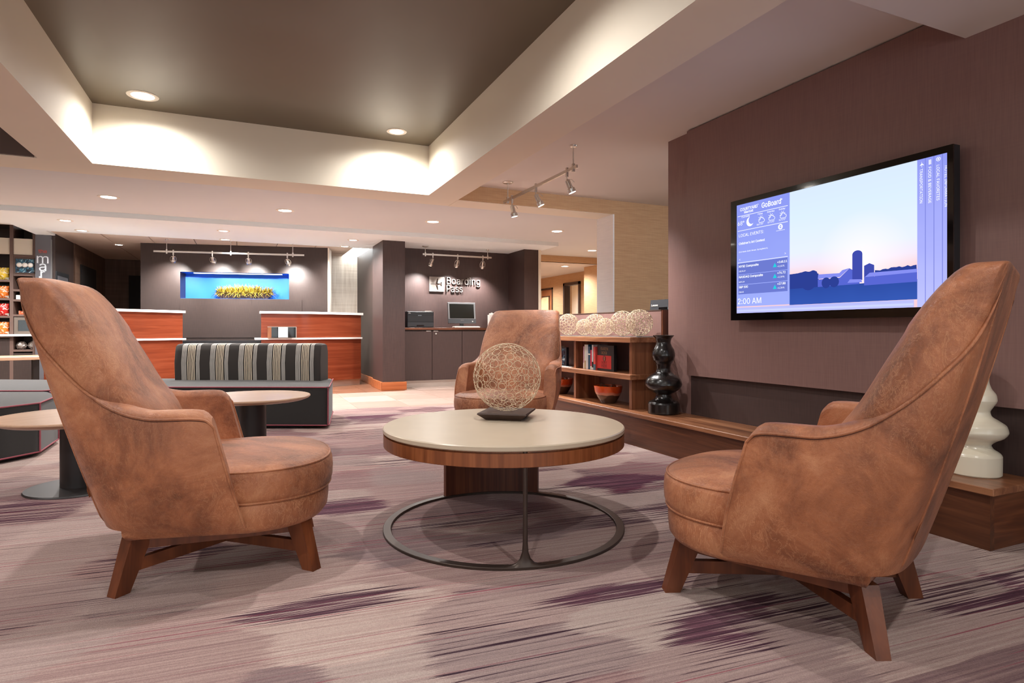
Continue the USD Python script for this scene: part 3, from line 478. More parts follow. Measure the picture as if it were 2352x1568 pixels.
def column(w):
    """One closed-over profile of the shell: outside from bottom to rim, over the roll, and down the inside."""
    n = inward(w); R = outer(w, 1.0); up = outer(w, 1.0) - outer(w, 0.8); up /= np.linalg.norm(up)
    pts = [outer(w, t) for t in np.linspace(0, 1, 15)]
    th, tb = float(F_['tt'](w)), float(F_['tb'](w)); e = min(1, max(0, (w - .42) / .22)); e = e * e * (3 - 2 * e); h = 0.004 + 0.026 * e; th *= .25 + .75 * e
    ri = R + n * th
    for a in np.linspace(0, math.pi, 9)[1:-1]: pts.append(R + n * th * (1 - math.cos(a)) / 2 + up * h * math.sin(a))
    tz = (ZI - float(F_['z0'](w))) / (R[2] - float(F_['z0'](w))); bi = outer(w, tz) + n * tb
    bel = 0.035 * max(0, 1 - w / 0.5)
    for s in np.linspace(0, 1, 12):
        q = ri + (bi - ri) * s; k = math.sin(math.pi * s); q = q + n * bel * k; pts.append(q)
    return pts
def mirror(P): Q = np.array(P); Q[..., 1] *= -1; return Q
ws = np.concatenate([np.linspace(0, 0.42, 26), np.linspace(0.42, 1, 26)[1:]])
half = np.array([column(w) for w in ws])
full = np.vstack([mirror(half[:0:-1]), half])
shell = grid(full); 
def capm(c, flip):
    c = np.array(c); n = len(c); k = 14; f = []
    i, j = 0, n - 1
    while i < j - 1:
        if i < 14 and (j > 22): f.append((i, i + 1, j)); f.append((i + 1, j - 1, j)); i += 1; j -= 1
        else: f.append((i, i + 1, j)); i += 1
    m = trimesh.Trimesh(c, f, process=False)
    if flip: m.invert()
    return m
arm_fronts = [capm(full[-1], True), capm(full[0], False)]
for m_ in arm_fronts: m_.fix_normals()
shell.fix_normals()
def dplan(wide, x0, x1, xf, n=40, sq=2.3):
    """D shaped outline: straight back at x0, straight sides to x1, superelliptic front to xf."""
    pts = [(x0 + 0.03, -wide + 0.0), (x1, -wide)]
    for a in np.linspace(-math.pi / 2, math.pi / 2, n)[1:-1]:
        c, s = math.cos(a), math.sin(a); pts.append((x1 + (xf - x1) * abs(c) ** (2 / sq), wide * math.copysign(abs(s) ** (2 / sq), s)))
    pts += [(x1, wide), (x0 + 0.03, wide), (x0, wide - 0.05), (x0, -wide + 0.05)]
    return np.array(pts)
def dsolid(plan, prof):
    """Stack of scaled outlines; prof = list of (inset, z). Closed with a centre point above and below."""
    c = np.array(Polygon(plan).centroid.coords[0]); d = plan - c; rad = np.linalg.norm(d, axis=1, keepdims=True)
    rings = [np.column_stack([c + d * ((1 - i / rad) if i < 0.05 else (1 - i / 0.30)), np.full(len(plan), z)]) for i, z in prof]
    P = np.array(rings); m, n = P.shape[:2]; v = P.reshape(-1, 3); f = []
    for i in range(m - 1):
        for q in range(n): w = (q + 1) % n; f += [(i * n + q, i * n + w, (i + 1) * n + w), (i * n + q, (i + 1) * n + w, (i + 1) * n + q)]
    v = np.vstack([v, [c[0], c[1], prof[0][1]], [c[0], c[1], prof[-1][1]]]); a, b = m * n, m * n + 1
    for q in range(n): w = (q + 1) % n; f += [(a, w, q), (b, (m - 1) * n + q, (m - 1) * n + w)]
    return trimesh.Trimesh(v, f, process=False), rings
bplan = dplan(0.352, -0.30, 0.10, 0.388)
for i, (x, y) in enumerate(bplan):
    if x < 0.06: bplan[i] = (x, np.sign(y) * min(abs(y), 0.28))
base, _ = dsolid(bplan, [(0.045, .180), (0.018, .186), (0.004, .205), (0, .24), (0, .275), (0.012, .29)])
cplan = dplan(0.352, -0.26, 0.10, 0.400)
for i, (x, y) in enumerate(cplan):
    if x < 0.08: cplan[i] = (x, np.sign(y) * min(abs(y), 0.308))
cush, cr = dsolid(cplan, [(0.02, .285), (0.004, .292), (-0.004, .315), (-0.006, .35), (-0.003, .385), (0.006, .402), (0.03, .416), (0.09, .430), (0.16, .439), (0.22, .443)])
# the padded inner back: a thick pillow between the wings, flat faced, rounded at its edges and top
zz = np.array([.33, .45, .61, .69, .823, .977, 1.045, 1.07]); FX_ = PchipInterpolator(zz, [-.135, -.165, -.228, -.285, -.358, -.448, -.502, -.53]); HY_ = PchipInterpolator(zz, [.300, .305, .335, .350, .342, .312, .292, .284])
from scipy.interpolate import LinearNDInterpolator
_s = np.array([outer(w, t) for w in np.linspace(.19, .80, 40) for t in np.linspace(0, 1, 21)] + [outer(w, 1) + (outer(w, 1) - outer(w, .9)) * k for w in np.linspace(.19, .80, 40) for k in np.linspace(.2, 5, 12)])
YOUT = LinearNDInterpolator(_s[:, [0, 2]], _s[:, 1])
def pillow_ring(z, k=1.0):
    """Level of the pillow; its flanks lie flush with the side panels and run on above them."""
    xb = -.376 - (z - .235) * .269 + .004; xf = float(FX_(min(z, 1.07))) + .022; hy = float(HY_(min(z, 1.07))) * k; c, hx = (xb + xf) / 2, (xf - xb) / 2 * k; row = []
    for a in np.linspace(0, 2 * math.pi, 73):
        ca, sa = math.cos(a), math.sin(a); x = c + hx * math.copysign(abs(ca) ** (.5 if ca > 0 else .22), ca) + (.012 * math.cos(min(1.57, abs(sa) * 1.4)) if ca > 0 else 0)
        y = hy * abs(sa) ** ((.46 if z < .9 else .34) if ca > 0 else .22); lim = float(YOUT(x, z))
        row.append((x, math.copysign(min(y, lim - .003) if lim == lim else y, sa), z))
    return row
pillow = grid(np.array([pillow_ring(z) for z in np.linspace(.34, 1.035, 30)] + [pillow_ring(1.05, 1.0), pillow_ring(1.060, .985), pillow_ring(1.067, .95), pillow_ring(1.071, .88), pillow_ring(1.075, .5), pillow_ring(1.076, .02)])); pillow.fix_normals()
def chair(label, loc, rz):
    t = Thing('armchair', label, 'armchair', loc, rz, 'tan leather armchairs round the coffee table')
    t.part('shell', shell, 'leather', True); [t.part('arm_front', m_, 'leather', False) for m_ in arm_fronts]
    seam = []
    for w, tt in ((1, 1), (.92, 1), (.84, 1), (.76, 1), (.68, 1), (.62, 1), (.55, 1), (.47, 1), (.39, 1), (.31, 1), (.25, 1), (.21, 1)): seam.append((w, tt))
    sw = np.array(seam)[::-1]; fs = PchipInterpolator(sw[:, 0], sw[:, 1])
    for sgn in (1, -1):
        k = np.array((1, sgn, 1))
        c = [outer(w, float(fs(w))) * k - inward(w) * k * 0.001 for w in np.linspace(0.235, 1, 70)]
        f = [outer(1.0, u) * k + np.array((0.001, 0, 0)) for u in np.linspace(1, 0.04, 20)]
        t.part('piping', tube(np.vstack([c, f]), np.r_[np.linspace(.0003, .0048, 8), np.full(len(c) + len(f) - 8, .0048)], 6), 'leather', True)
        t.part('seam', tube([outer(w, float(fs(w)) - 0.012) * k - inward(w) * k * 0.0008 for w in np.linspace(0.24, 0.985, 60)], 0.0020, 5), 'seam_dark', True)
        t.part('piping', tube([outer(0.205, u) * k for u in np.linspace(0.02, 0.985, 40)], np.r_[.0005, np.full(34, .0042), np.linspace(.004, .0003, 5)], 6), 'leather', True)
    t.part('back_cushion', pillow, 'leather', True)
    t.part('seat_base', base, 'leather', 40)
    c = t.part('seat_cushion', cush, 'leather', 50)
    t.part('piping', tube(np.array(cr[5]) , 0.0045, 6, closed=True), 'leather', True, under=c)
    t.part('piping', tube(np.array(cr[1]) , 0.0045, 6, closed=True), 'leather', True, under=c)
    for sx in (1, -1):
        for sy in (1, -1):
            q = np.array((sx * .312, sy * .254)); p = np.array((sx * .262, sy * .212)); r = np.array((sx, sy)) / math.sqrt(2); s = np.array((-r[1], r[0]))
            pts = [(*(q + r * a * .026 + s * b * .021), 0) for a in (-1, 1) for b in (-1, 1)] + [(*(p + r * a * .040 + s * b * .026), .186) for a in (-1, 1) for b in (-1, 1)]
            t.part('leg', hull(pts), 'leg_wood', False)
    for a, b in (((.25, .20), (.25, -.20)), ((-.25, .20), (-.25, -.20)), ((.25, .20), (-.25, .20)), ((.25, -.20), (-.25, -.20))):
        t.part('rail', bar((*a, .160), (*b, .160), .024, .048), 'leg_wood', False)
    t.part('stretcher', bar((.285, .235, .088), (-.285, -.235, .088), .024, .042), 'leg_wood', False)
    t.part('stretcher', bar((.285, -.235, .087), (-.285, .235, .087), .024, .040), 'leg_wood', False)
    return t
ch = chair('tan leather high backed armchair at left, seen from its side with its seat pointing right', (-.064, 2.645, 0), -3.0)
ch.dup('tan leather high backed armchair at right in the foreground, turned away before the television', (1.706, 1.489, 0), 113.5)
ch.dup('tan leather high backed armchair behind the coffee table, facing the viewer', (1.870, 4.32, 0), 227.0)

# ------------------------------------------------------------------ coffee table and its wire ball
CT = (1.105, 2.565)
t = Thing('coffee_table', 'large round coffee table with cream stone top and dark ring base', 'coffee table', (*CT, 0))
t.part('table_top', disc(.551, .444, .466, 96, .004), 'stone_top', 30, 'cream stone top')
t.part('apron', lathe([(.0, .384), (.547, .384), (.549, .386), (.549, .437), (.535, .437), (.535, .444), (0, .444)], 96), 'table_wood', 30, 'reddish wooden apron')
ring = lathe([(.515, 0), (.549, 0), (.551, .002), (.551, .011), (.549, .013), (.517, .013), (.515, .011), (.515, 0)], 120)
t.part('base_ring', ring, 'bronze', 30, 'dark bronze floor ring')
af = math.atan2(2.045 - CT[1], .968 - CT[0]); ux, uy = math.cos(af), math.sin(af)
sc = []
for z, w_, d_ in ((.012, .098, .026), (.016, .062, .024), (.024, .036, .020), (.040, .021, .015), (.065, .0125, .0105), (.10, .0095, .0095), (.20, .009, .009), (.445, .009, .009)):
    c = np.array((ux, uy)) * .536; s_ = np.array((-uy, ux)); n_ = np.array((ux, uy))
    rr_ = []
    for a in np.linspace(0, 2 * math.pi, 17)[:-1]:
        off = s_ * w_ * math.cos(a) + n_ * d_ * math.sin(a) * .9; p = c + off
        if z < .05: rr_.append((*(p / np.linalg.norm(p) * (.536 + d_ * math.sin(a) * .6)), z))
        else: rr_.append((*p, z))
    sc.append(rr_)
S_ = np.array(sc); S_ = np.concatenate([S_, S_[:, :1]], 1)
lg = grid(S_); lg.fix_normals(); t.part('leg', lg, 'bronze', 40, 'slim dark bronze leg flaring into the ring')
a0, a1 = math.atan2(3.148 - CT[1], .987 - CT[0]) + 0.03, math.atan2(2.991 - CT[1], 1.489 - CT[0]) - 0.03
th_ = np.linspace(a0, a1, 40); arc = np.concatenate([[(.545 * math.cos(a), .545 * math.sin(a)) for a in th_], [(.522 * math.cos(a), .522 * math.sin(a)) for a in th_[::-1]]])
t.part('panel_leg', prism(Polygon(arc), .012, .385), 'panel_wood', 30, 'curved dark wooden panel leg')

def ball_rings(radii, tries, seed, slack=0.004):
    """Circles packed on the unit sphere: (centre direction, angular radius)."""
    g = np.random.default_rng(seed); C, R = [], []
    for r, n in zip(radii, tries):
        for d in g.normal(size=(n, 3)):
            d /= np.linalg.norm(d)
            if not C or np.all(np.arccos(np.clip(np.array(C) @ d, -1, 1)) > np.array(R) + r - slack): C.append(d); R.append(r)
    return C, R
def ring_mesh(d, a, R, wire, seg=18, sides=4):
    z = d; x = np.cross(z, (0, 0, 1.0) if abs(z[2]) < .9 else (1.0, 0, 0)); x /= np.linalg.norm(x); y = np.cross(z, x)
    r, h = R * math.sin(a), R * math.cos(a)
    return tube([z * h + r * (math.cos(k) * x + math.sin(k) * y) for k in np.linspace(0, 2 * math.pi, seg + 1)[:-1]], wire, sides, closed=True)
ty = Thing('wooden_tray', 'dark wooden tray with slanted sides on the cream coffee table', 'tray', (1.19, 2.725, .466), -37)
ty.part('tray', cat([hull([(sx * .118, sy * .118, .036) for sx in (-1, 1) for sy in (-1, 1)] + [(sx * .085, sy * .085, 0) for sx in (-1, 1) for sy in (-1, 1)] + [(sx * .121, sy * .121, .030) for sx in (-1, 1) for sy in (-1, 1)])]), 'tray_wood', False)
ob = Thing('wire_ball', 'big openwork ball of gold wire rings on the coffee table tray', 'decorative ball', (1.19, 2.725, .502 + .1665), 0)
C, R = ball_rings([.122, .102, .088, .074, .058], [500, 1000, 2200, 4500, 5000], 5)
order = sorted(range(len(C)), key=lambda i: C[i] @ np.array((.4, .9, 0)))
for i in order[:290]: ob.part('wire_ring', ring_mesh(C[i], R[i] - .002, .1665, .00115, 20), 'wire_gold', True)
if order[290:]: ob.part('wire_lattice', cat([ring_mesh(C[i], R[i] - .002, .1665, .00115, 16) for i in order[290:]]), 'wire_gold', True, kind='stuff')

# ------------------------------------------------------------------ bench along the television wall, bookshelf and what stands on them
t = Thing('wall_bench', 'long walnut bench running under the television and the bookshelf', 'bench', (2.74, 1.41, 0))
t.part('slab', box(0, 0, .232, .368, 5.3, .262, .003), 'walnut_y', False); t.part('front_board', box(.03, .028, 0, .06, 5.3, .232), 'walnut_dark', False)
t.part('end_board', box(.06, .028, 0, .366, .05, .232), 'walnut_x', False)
t = Thing('bookshelf', 'low walnut bookshelf with two open rows on the bench', 'bookshelf', (2.785, 3.95, .262))
t.part('top_board', box(0, 0, .538, .318, 2.6, .580, .003), 'walnut_y', False); t.part('shelf_board', box(.0, 0, .243, .318, 2.6, .284, .003), 'walnut_y', False)
for y in (.055, .945, 1.835):
    for z0, z1 in ((0, .243), (.284, .538)): t.part('upright', box(.055, y, z0, .318, y + .036, z1), 'walnut_z', False)
ZT_ = .842
g = single('glass_tray', 'long clear glass tray under the white wire balls on the bookshelf', 'tray', box(2.85, 3.95, ZT_ + .001, 3.05, 5.34, ZT_ + .009, .002), 'acrylic', False)
C2, R2 = ball_rings([.165, .145, .125, .105, .09], [700, 1500, 2600, 4000, 4000], 11, 0.03)
lat = cat([ring_mesh(c, r - .003, 1.0, .017, 12, 4) for c, r in zip(C2, R2)])
first = None
for (y, rad, x), l in zip([(5.235, .105, 2.95), (4.93, .076, 2.95), (4.74, .098, 2.955), (4.545, .077, 2.94), (4.315, .106, 2.965), (4.05, .108, 2.945)],
        ['white wire ball at the left end of the row on the bookshelf', 'small white wire ball, second from left on the bookshelf', 'white wire ball, third from left on the bookshelf', 'small white wire ball, fourth from left on the bookshelf', 'large white wire ball, fifth from left on the bookshelf', 'largest white wire ball at the right end of the bookshelf row']):
    loc = (x, y, ZT_ + .0105 + rad * 1.004)
    if first is None:
        first = Thing('wire_globe', l, 'decorative ball', loc, 0, 'white wire balls on the bookshelf', scale=rad)
        first.part('wire_lattice', lat, 'wire_white', True, kind='stuff')
    else: first.dup(l, loc, 37.0 * y, scale=rad)
# glazed bowls with pine cones in the lower row
put('bowl_glaze', {'t': ('texture_coordinate', {}), 's': ('separate_xyz', {}), 'n': ('noise_texture', {'scale': 9.0, 'detail': 3.0}), 'k': ('math', {'math_type': 'multiply_add', 'value2': 0.05}),
    'r': ('rgb_ramp', {'ramp': [(0.0, lin((70, 48, 38))), (0.094, lin((78, 54, 42))), (0.100, lin((196, 128, 104))), (0.116, lin((190, 116, 92))), (0.125, lin((206, 78, 34))), (0.19, lin((222, 92, 36)))]}),
    'p': ('principled_bsdf', {'roughness': 0.12, 'coat_weight': 0.5})}, [('t.object', 's.vector'), ('t.object', 'n.vector'), ('n.fac', 'k.value1'), ('s.z', 'k.value3'), ('k.value', 'r.fac'), ('r.color', 'p.base_color')])
flat('cone_brown', (84, 64, 48), 0.7, noise=0.3, nscale=40)
def cone_mesh(s):
    ps = []
    for i in range(8):
        z = i / 7; r = s * (.30 + .55 * math.sin(math.pi * (0.15 + .75 * z)))
        for k in range(8):
            a = (k + .5 * (i % 2)) * math.pi / 4; d = np.array((math.cos(a), math.sin(a), 0)); q = np.array((-d[1], d[0], 0)); c = np.array((0, 0, (z - .5) * 2 * s))
            ps.append(hull([c + d * r * .4, c + d * r + q * s * .16 + (0, 0, s * .1), c + d * r - q * s * .16 + (0, 0, s * .1), c + d * r * .95 + (0, 0, s * .24), c + d * r * .4 + (0, 0, .1 * s)]))
    return cat(ps)
bowl = lathe([(0, 0), (.062, 0), (.068, .006), (.095, .05), (.118, .10), (.126, .150), (.122, .152), (.112, .10), (.088, .05), (.055, .02), (0, .018)], 56)
b0 = Thing('bowl', 'orange and brown glazed bowl in the lower right compartment of the bookshelf', 'bowl', (2.925, 4.478, .262), group='glazed bowls in the bookshelf'); b0.part('vessel', bowl, 'bowl_glaze', 40)
b0.dup('orange and brown glazed bowl in the lower left compartment, half hidden by the armchair', (2.925, 5.34, .262), 60)
pc = None
for bx_, by_, s in ((2.925, 4.478, 'right'), (2.925, 5.34, 'left')):
    for k, (dx, dy, dz, wh) in enumerate(((-.02, .062, .135, 'at the left rim of'), (.05, -.01, .125, 'at the back of'), (-.045, -.035, .12, 'at the front right rim of'), (.02, .01, .09, 'deep in the middle of'))):
        l = f'brown pine cone {wh} the {s} glazed bowl in the bookshelf'
        if pc is None: pc = Thing('pine_cone', l, 'pine cone', (bx_ + dx, by_ + dy, .262 + dz), 0, 'pine cones in the right bowl'); pc.part('scales', cone_mesh(.032), 'cone_brown', False)
        else: pc.dup(l, (bx_ + dx, by_ + dy, .262 + dz), 70 * k, 'pine cones in the %s bowl' % s)
# books
for i, c in enumerate([(226, 180, 190), (232, 226, 216), (30, 92, 128), (44, 82, 110), (214, 60, 90), (226, 224, 226), (222, 80, 74), (18, 14, 16), (190, 34, 28), (20, 24, 36), (60, 110, 130), (230, 224, 210), (176, 156, 120), (205, 208, 206)]): flat(f'book_{i}', c, 0.45)
ZSH = .262 + .284
def book(label, y, w, h, d, m, x=2.86, group='upright books in the bookshelf', band=None, txt=None):
    t = Thing('book', label, 'book', (x, y, ZSH), 0, group)
    t.part('cover', cat([box(0, 0, 0, d, .0025, h), box(0, w - .0025, 0, d, w, h), box(0, 0, 0, .003, w, h)]), m, False)
    t.part('pages', box(.003, .0025, .004, d - .004, w - .0025, h - .004), 'book_11', False)
    if band: t.part('spine_band', box(-.0006, .0005, band[1], .001, w - .0005, band[2]), band[0], False)
    return t
yb = 4.795
for l, w, h, m, band in (('thin pink book, first at the left of the upright books', .020, .205, 'book_0', ('book_11', .0, .055)), ('white book with an ochre foot, second of the upright books', .028, .222, 'book_11', ('book_12', .0, .075)),
        ('deep blue book with a pale edge, third of the upright books', .036, .222, 'book_2', ('book_13', .0, .222)), ('slate blue book with white print, fourth of the upright books', .036, .205, 'book_3', ('book_11', .13, .142)),
        ('crimson and white book, fifth of the upright books', .024, .176, 'book_4', ('book_11', .0, .03)), ('white and black book, sixth of the upright books', .026, .222, 'book_5', ('book_7', .02, .07)), ('coral red book, last of the upright books', .036, .205, 'book_6', ('book_10', .0, .05))):
    yb -= w + .0012; t = book(l, yb, w, h, .15, m, band=band if l[:4] != 'deep' else ('book_13', 0, .222))
# black and red novel standing face out, against the books
t = Thing('book', 'black and red hardback standing face out with gold lettering', 'book', (2.872, 4.572, ZSH + .001), 0, 'books in the bookshelf')
t.part('cover', box(0, -.262, 0, .03, 0, .222, .002), 'book_7', False)
FX = frame((0, 0, 0), (0, -1, 0), (0, 0, 1), (-1, 0, 0))
def ontv(m, x, y, z, T=FX): return place(move(m, x, y, z), T)
def text(s, h, bold=False, depth=.001, center=None, width=None):
    m = meshkit.text_mesh(s, h, depth, bold)
    if width: k = width / (m.bounds[1][0] - m.bounds[0][0]); m.apply_scale((k, 1, 1))
    if center is not None: m.apply_translation((center - (m.bounds[0][0] + m.bounds[1][0]) / 2, 0, 0))
    return m
flat('gold_print', (150, 112, 70), 0.4); flat('dark_red_print', (120, 16, 16), 0.5)
t.part('front_print', ontv(box(.002, .018, 0, .224, .132, .0008), 0, 0, 0.0), 'book_8', False)
t.part('lettering', cat([ontv(text('KAREN', .026, center=.115), 0, .178, 0), ontv(text('ROSE', .026, center=.115), 0, .142, 0)]), 'gold_print', False)
t.part('emblem', cat([ontv(lathe([(.0, .0006), (.026, .0006), (.026, .0016), (0, .0016)], 28), .118, .105, 0)]), 'dark_red_print', False)
t.part('emblem_mark', ontv(box(.112, .088, .0014, .124, .122, .0022), 0, 0, 0), 'gold_print', False)
t.part('lettering', cat([ontv(text("DON'T", .02, True, center=.115), 0, .060, .0006), ontv(text('HIDE', .026, True, center=.115), 0, .028, .0006)]), 'dark_red_print', False)
# left compartment: case standing face out, white books beside it, leaflets
put('cover_art', {'t': ('texture_coordinate', {}), 'n': ('noise_texture', {'scale': 16.0, 'detail': 4.0, 'distortion': 2.0}), 'r': ('rgb_ramp', {'ramp': [(0.35, lin((12, 16, 26))), (0.5, lin((34, 64, 86))), (0.6, lin((60, 120, 140))), (0.7, lin((200, 205, 205)))]}), 'p': ('principled_bsdf', {'roughness': 0.2})}, [('t.object', 'n.vector'), ('n.fac', 'r.fac'), ('r.color', 'p.base_color')])
t = Thing('book', 'black cased book with a blue picture cover standing face out', 'book', (2.89, 5.40, ZSH), 0, 'books in the bookshelf')
t.part('cover', box(0, -.235, 0, .03, 0, .185, .002), 'book_9', False); t.part('front_print', box(-.0008, -.205, .016, .001, -.012, .172), 'cover_art', False)
yb = 5.405
for l, m, h in (('white book beside the black cased book in the left compartment', 'book_11', .195), ('pink book at the armchair, left compartment of the bookshelf', 'book_0', .195)):
    book(l, yb, .03, h, .13, m, x=2.875); yb += .032
for i, (y, l) in enumerate(((5.10, 'pale leaflet lying on the shelf before the black cased book'), (5.02, 'pale leaflet lying near the upright of the bookshelf'))):
    single('leaflet', l, 'leaflet', box(2.82, y - .06, ZSH, 2.87, y + (.13 if i == 0 else .02), ZSH + .006 - i * .002), 'book_13', False)

# vases
def smooth_profile(p, n=90):
    p = np.array(p, float); d = np.concatenate([[0], np.cumsum(np.linalg.norm(np.diff(p, axis=0), axis=1))]); u = np.linspace(0, d[-1], n)
    u = np.unique(np.concatenate([u, d])); return np.column_stack([PchipInterpolator(d, p[:, 0])(u), PchipInterpolator(d, p[:, 1])(u)])
t = Thing('black_vase', 'tall glossy black double gourd vase on the walnut bench', 'vase', (2.94, 3.735, .262))
t.part('vessel', lathe(smooth_profile([(0, 0), (.112, 0), (.118, .006), (.118, .075), (.112, .088), (.078, .105), (.062, .125), (.058, .148), (.085, .165), (.125, .195), (.139, .225), (.128, .262), (.095, .295), (.060, .318), (.052, .345), (.058, .378), (.078, .41), (.087, .445), (.080, .485), (.062, .52), (.054, .545), (.060, .572), (.080, .598), (.076, .60), (.050, .56), (.044, .53), (.05, .50), (0, .49)]), 64), 'black_glaze', 60)
t = Thing('white_vase', 'cream white bulging ceramic vase at the right end of the bench', 'vase', (2.97, 1.605, .262), group=None)
t.part('vessel', lathe(smooth_profile([(0, 0), (.094, 0), (.100, .005), (.101, .085), (.094, .098), (.068, .118), (.062, .132), (.078, .150), (.108, .168), (.122, .192), (.116, .218), (.090, .240), (.062, .262), (.058, .278), (.070, .302), (.083, .330), (.080, .352), (.062, .382), (.054, .415), (.056, .452), (.062, .468), (.058, .468), (.048, .43), (.045, .40), (0, .39)]), 64), 'white_glaze', 60)
# small device on a counter behind the partition
t = Thing('receipt_printer', 'small grey and black receipt printer standing behind the partition', 'printer', (3.36, 4.12, .96))
t.part('body', hull([(-.07, 0, 0), (.12, 0, 0), (-.07, .26, 0), (.12, .26, 0), (-.06, .01, .205), (.12, .01, .205), (-.06, .25, .205), (.12, .25, .205)]), 'dark_plastic', False)
t.part('paper_slot', box(-.074, .0, .118, -.05, .12, .138), 'black_gloss', False)
t.part('lettering', place(text('Lenovo', .016, True, width=.09), frame((-.0685, .23, .15), (0, -1, 0), (.05, 0, 1), (-1, 0, .05))), 'white_plastic', False)
struct('counter_back', box(3.30, 3.99, .92, 3.75, 6.0 - .1, .96), 'walnut_y', 'counter behind the partition wall', 'counter')

# ------------------------------------------------------------------ television
TX, TY, TZ = 2.978, 3.07, .965
tv = Thing('television', 'large wall mounted television showing an information board over a farm at dusk', 'television', (TX, TY, TZ))
def scr(m, z=0.0): return place(move(m, 0, 0, z), FX)
def sbox(x0, y0, x1, y1, z0=.0, z1=.0006): return scr(box(x0, y0, z0, x1, y1, z1))
def spoly(pts, z0=.0002, z1=.0006): return scr(prism(Polygon(pts), z0, z1))
tv.part('casing', cat([sbox(0, 0, 1.378, .79, -.045, -.002), scr(box(.25, .15, -.075, 1.1, .65, -.045))]), 'black_plastic', False)
tv.part('bezel', cat([sbox(0, .757, 1.378, .79, -.002, .006), sbox(0, 0, 1.378, .046, -.002, .006), sbox(0, .046, .048, .757, -.002, .006), sbox(1.352, .046, 1.378, .757, -.002, .006)]), 'black_gloss', False)
put('screen_sky', {'t': ('texture_coordinate', {}), 's': ('separate_xyz', {}), 'r': ('rgb_ramp', {'ramp': [(0.0, lin((240, 200, 214))), (0.25, lin((246, 208, 212))), (0.31, lin((240, 226, 242))), (0.39, lin((228, 236, 255))), (0.6, lin((216, 234, 255))), (0.78, lin((212, 228, 255)))]}),
    'd': ('vector_math', {'math_type': 'distance', 'vector2': (0, -.93, .29)}), 'g': ('map_range', {'from_min': 0.0, 'from_max': 0.28, 'to_min': 0.85, 'to_max': 0.0, 'clamp': True}),
    'm': ('mix', {'color2': (1.0, 0.95, 0.98)}), 'e': ('emission', {'strength': 1.0})}, [('t.object', 's.vector'), ('t.object', 'd.vector1'), ('s.z', 'r.fac'), ('d.value', 'g.value'), ('g.result', 'm.fac'), ('r.color', 'm.color1'), ('m.color', 'e.color')], 'e.emission')
def grad(name, lo, hi, z0, z1):
    put(name, {'t': ('texture_coordinate', {}), 's': ('separate_xyz', {}), 'k': ('map_range', {'from_min': z0, 'from_max': z1}), 'n': ('noise_texture', {'scale': 5.0}), 'a': ('math', {'math_type': 'multiply_add', 'value2': 0.35, 'value3': -0.17}), 'b': ('math', {'math_type': 'add'}),
        'r': ('rgb_ramp', {'ramp': [(0, lin(lo)), (1, lin(hi))]}), 'e': ('emission', {'strength': 1.0})}, [('t.object', 's.vector'), ('t.object', 'n.vector'), ('s.z', 'k.value'), ('n.fac', 'a.value1'), ('a.value', 'b.value1'), ('k.result', 'b.value2'), ('b.value', 'r.fac'), ('r.color', 'e.color')], 'e.emission')
grad('screen_field', (52, 86, 176), (40, 66, 150), .09, .26); grad('screen_panel', (158, 172, 246), (138, 150, 238), .1, .75); grad('screen_bars', (186, 190, 252), (144, 152, 238), .05, .75)
emit('screen_text', (246, 248, 255), 1.05); emit('screen_line', (226, 230, 255), 1.0); emit('screen_row', (112, 126, 214), 0.9); emit('screen_bar_edge', (120, 128, 214), 1.0); emit('screen_teal', (40, 205, 220), 1.0)
emit('screen_barn', (86, 100, 206), 1.0); emit('screen_roof', (132, 140, 236), 1.0); emit('screen_silo', (62, 74, 170), 1.0); emit('screen_tree', (44, 62, 146), 1.0); emit('screen_strip', (196, 204, 255), 1.05); emit('screen_panel_dark', (120, 136, 222), 1.0)
im = tv.part('screen', sbox(.048, .046, 1.352, .757, -.002, .0002), 'screen_sky', False, 'lit screen')
def sp_(name, m, mat, label=None):
    for x in (m if isinstance(m, list) else [m]): tv.part(name, x, mat, False, label, under=im)
sp_('field', sbox(.468, .085, 1.214, .182, .0002, .0005), 'screen_field')
hill = [(.468, .18)] + [(.468 + .006 * i, .258 + .012 * meshkit.noise(np.array((i * .22, 0, 0)), 3) + (.008 if i < 32 else -.004)) for i in range(34)] + [(.67, .18)]
sp_('tree_line', [spoly(hill), spoly([(1.0, .18)] + [(1.0 + .007 * i, .238 + .0003 * i + .010 * meshkit.noise(np.array((i * .5, 0, 0)), 5)) for i in range(31)] + [(1.213, .18)])], 'screen_tree')
sp_('barn', [spoly([(.662, .18), (.662, .222), (.80, .222), (.857, .268), (.915, .235), (.915, .18)], .0003, .0007), spoly([(.941, .17), (.941, .212), (1.213, .217), (1.213, .17)], .0006, .0009)], 'screen_barn')
sp_('barn_roof', [spoly([(.662, .225), (.665, .251), (.797, .247), (.815, .262), (.857, .269), (.80, .226)], .0005, .0009), spoly([(.944, .213), (.972, .234), (1.213, .232), (1.213, .216)], .0008, .0011), spoly([(.845, .19), (.86, .208), (.925, .204), (.93, .188)], .0008, .0011)], 'screen_roof')
sp_('bush', [spoly([(.715 + .028 * math.cos(a), .20 + .03 * math.sin(a)) for a in np.linspace(0, 2 * math.pi, 20)[:-1]], .0006, .001), spoly([(.765 + .03 * math.cos(a), .202 + .03 * math.sin(a)) for a in np.linspace(0, 2 * math.pi, 20)[:-1]], .0006, .001), spoly([(.60 + .05 * math.cos(a), .21 + .045 * math.sin(a)) for a in np.linspace(0, 2 * math.pi, 20)[:-1]], .0006, .001)], 'screen_tree')
sp_('silo', [spoly([(.874, .20), (.874, .338)] + [(.9025 + .0285 * math.cos(a), .338 + .021 * math.sin(a)) for a in np.linspace(math.pi, 0, 12)] + [(.931, .20)], .0004, .0008), spoly([(.941, .20), (.941, .273), (.970, .284), (.996, .272), (.996, .20)], .0004, .0008)], 'screen_silo')
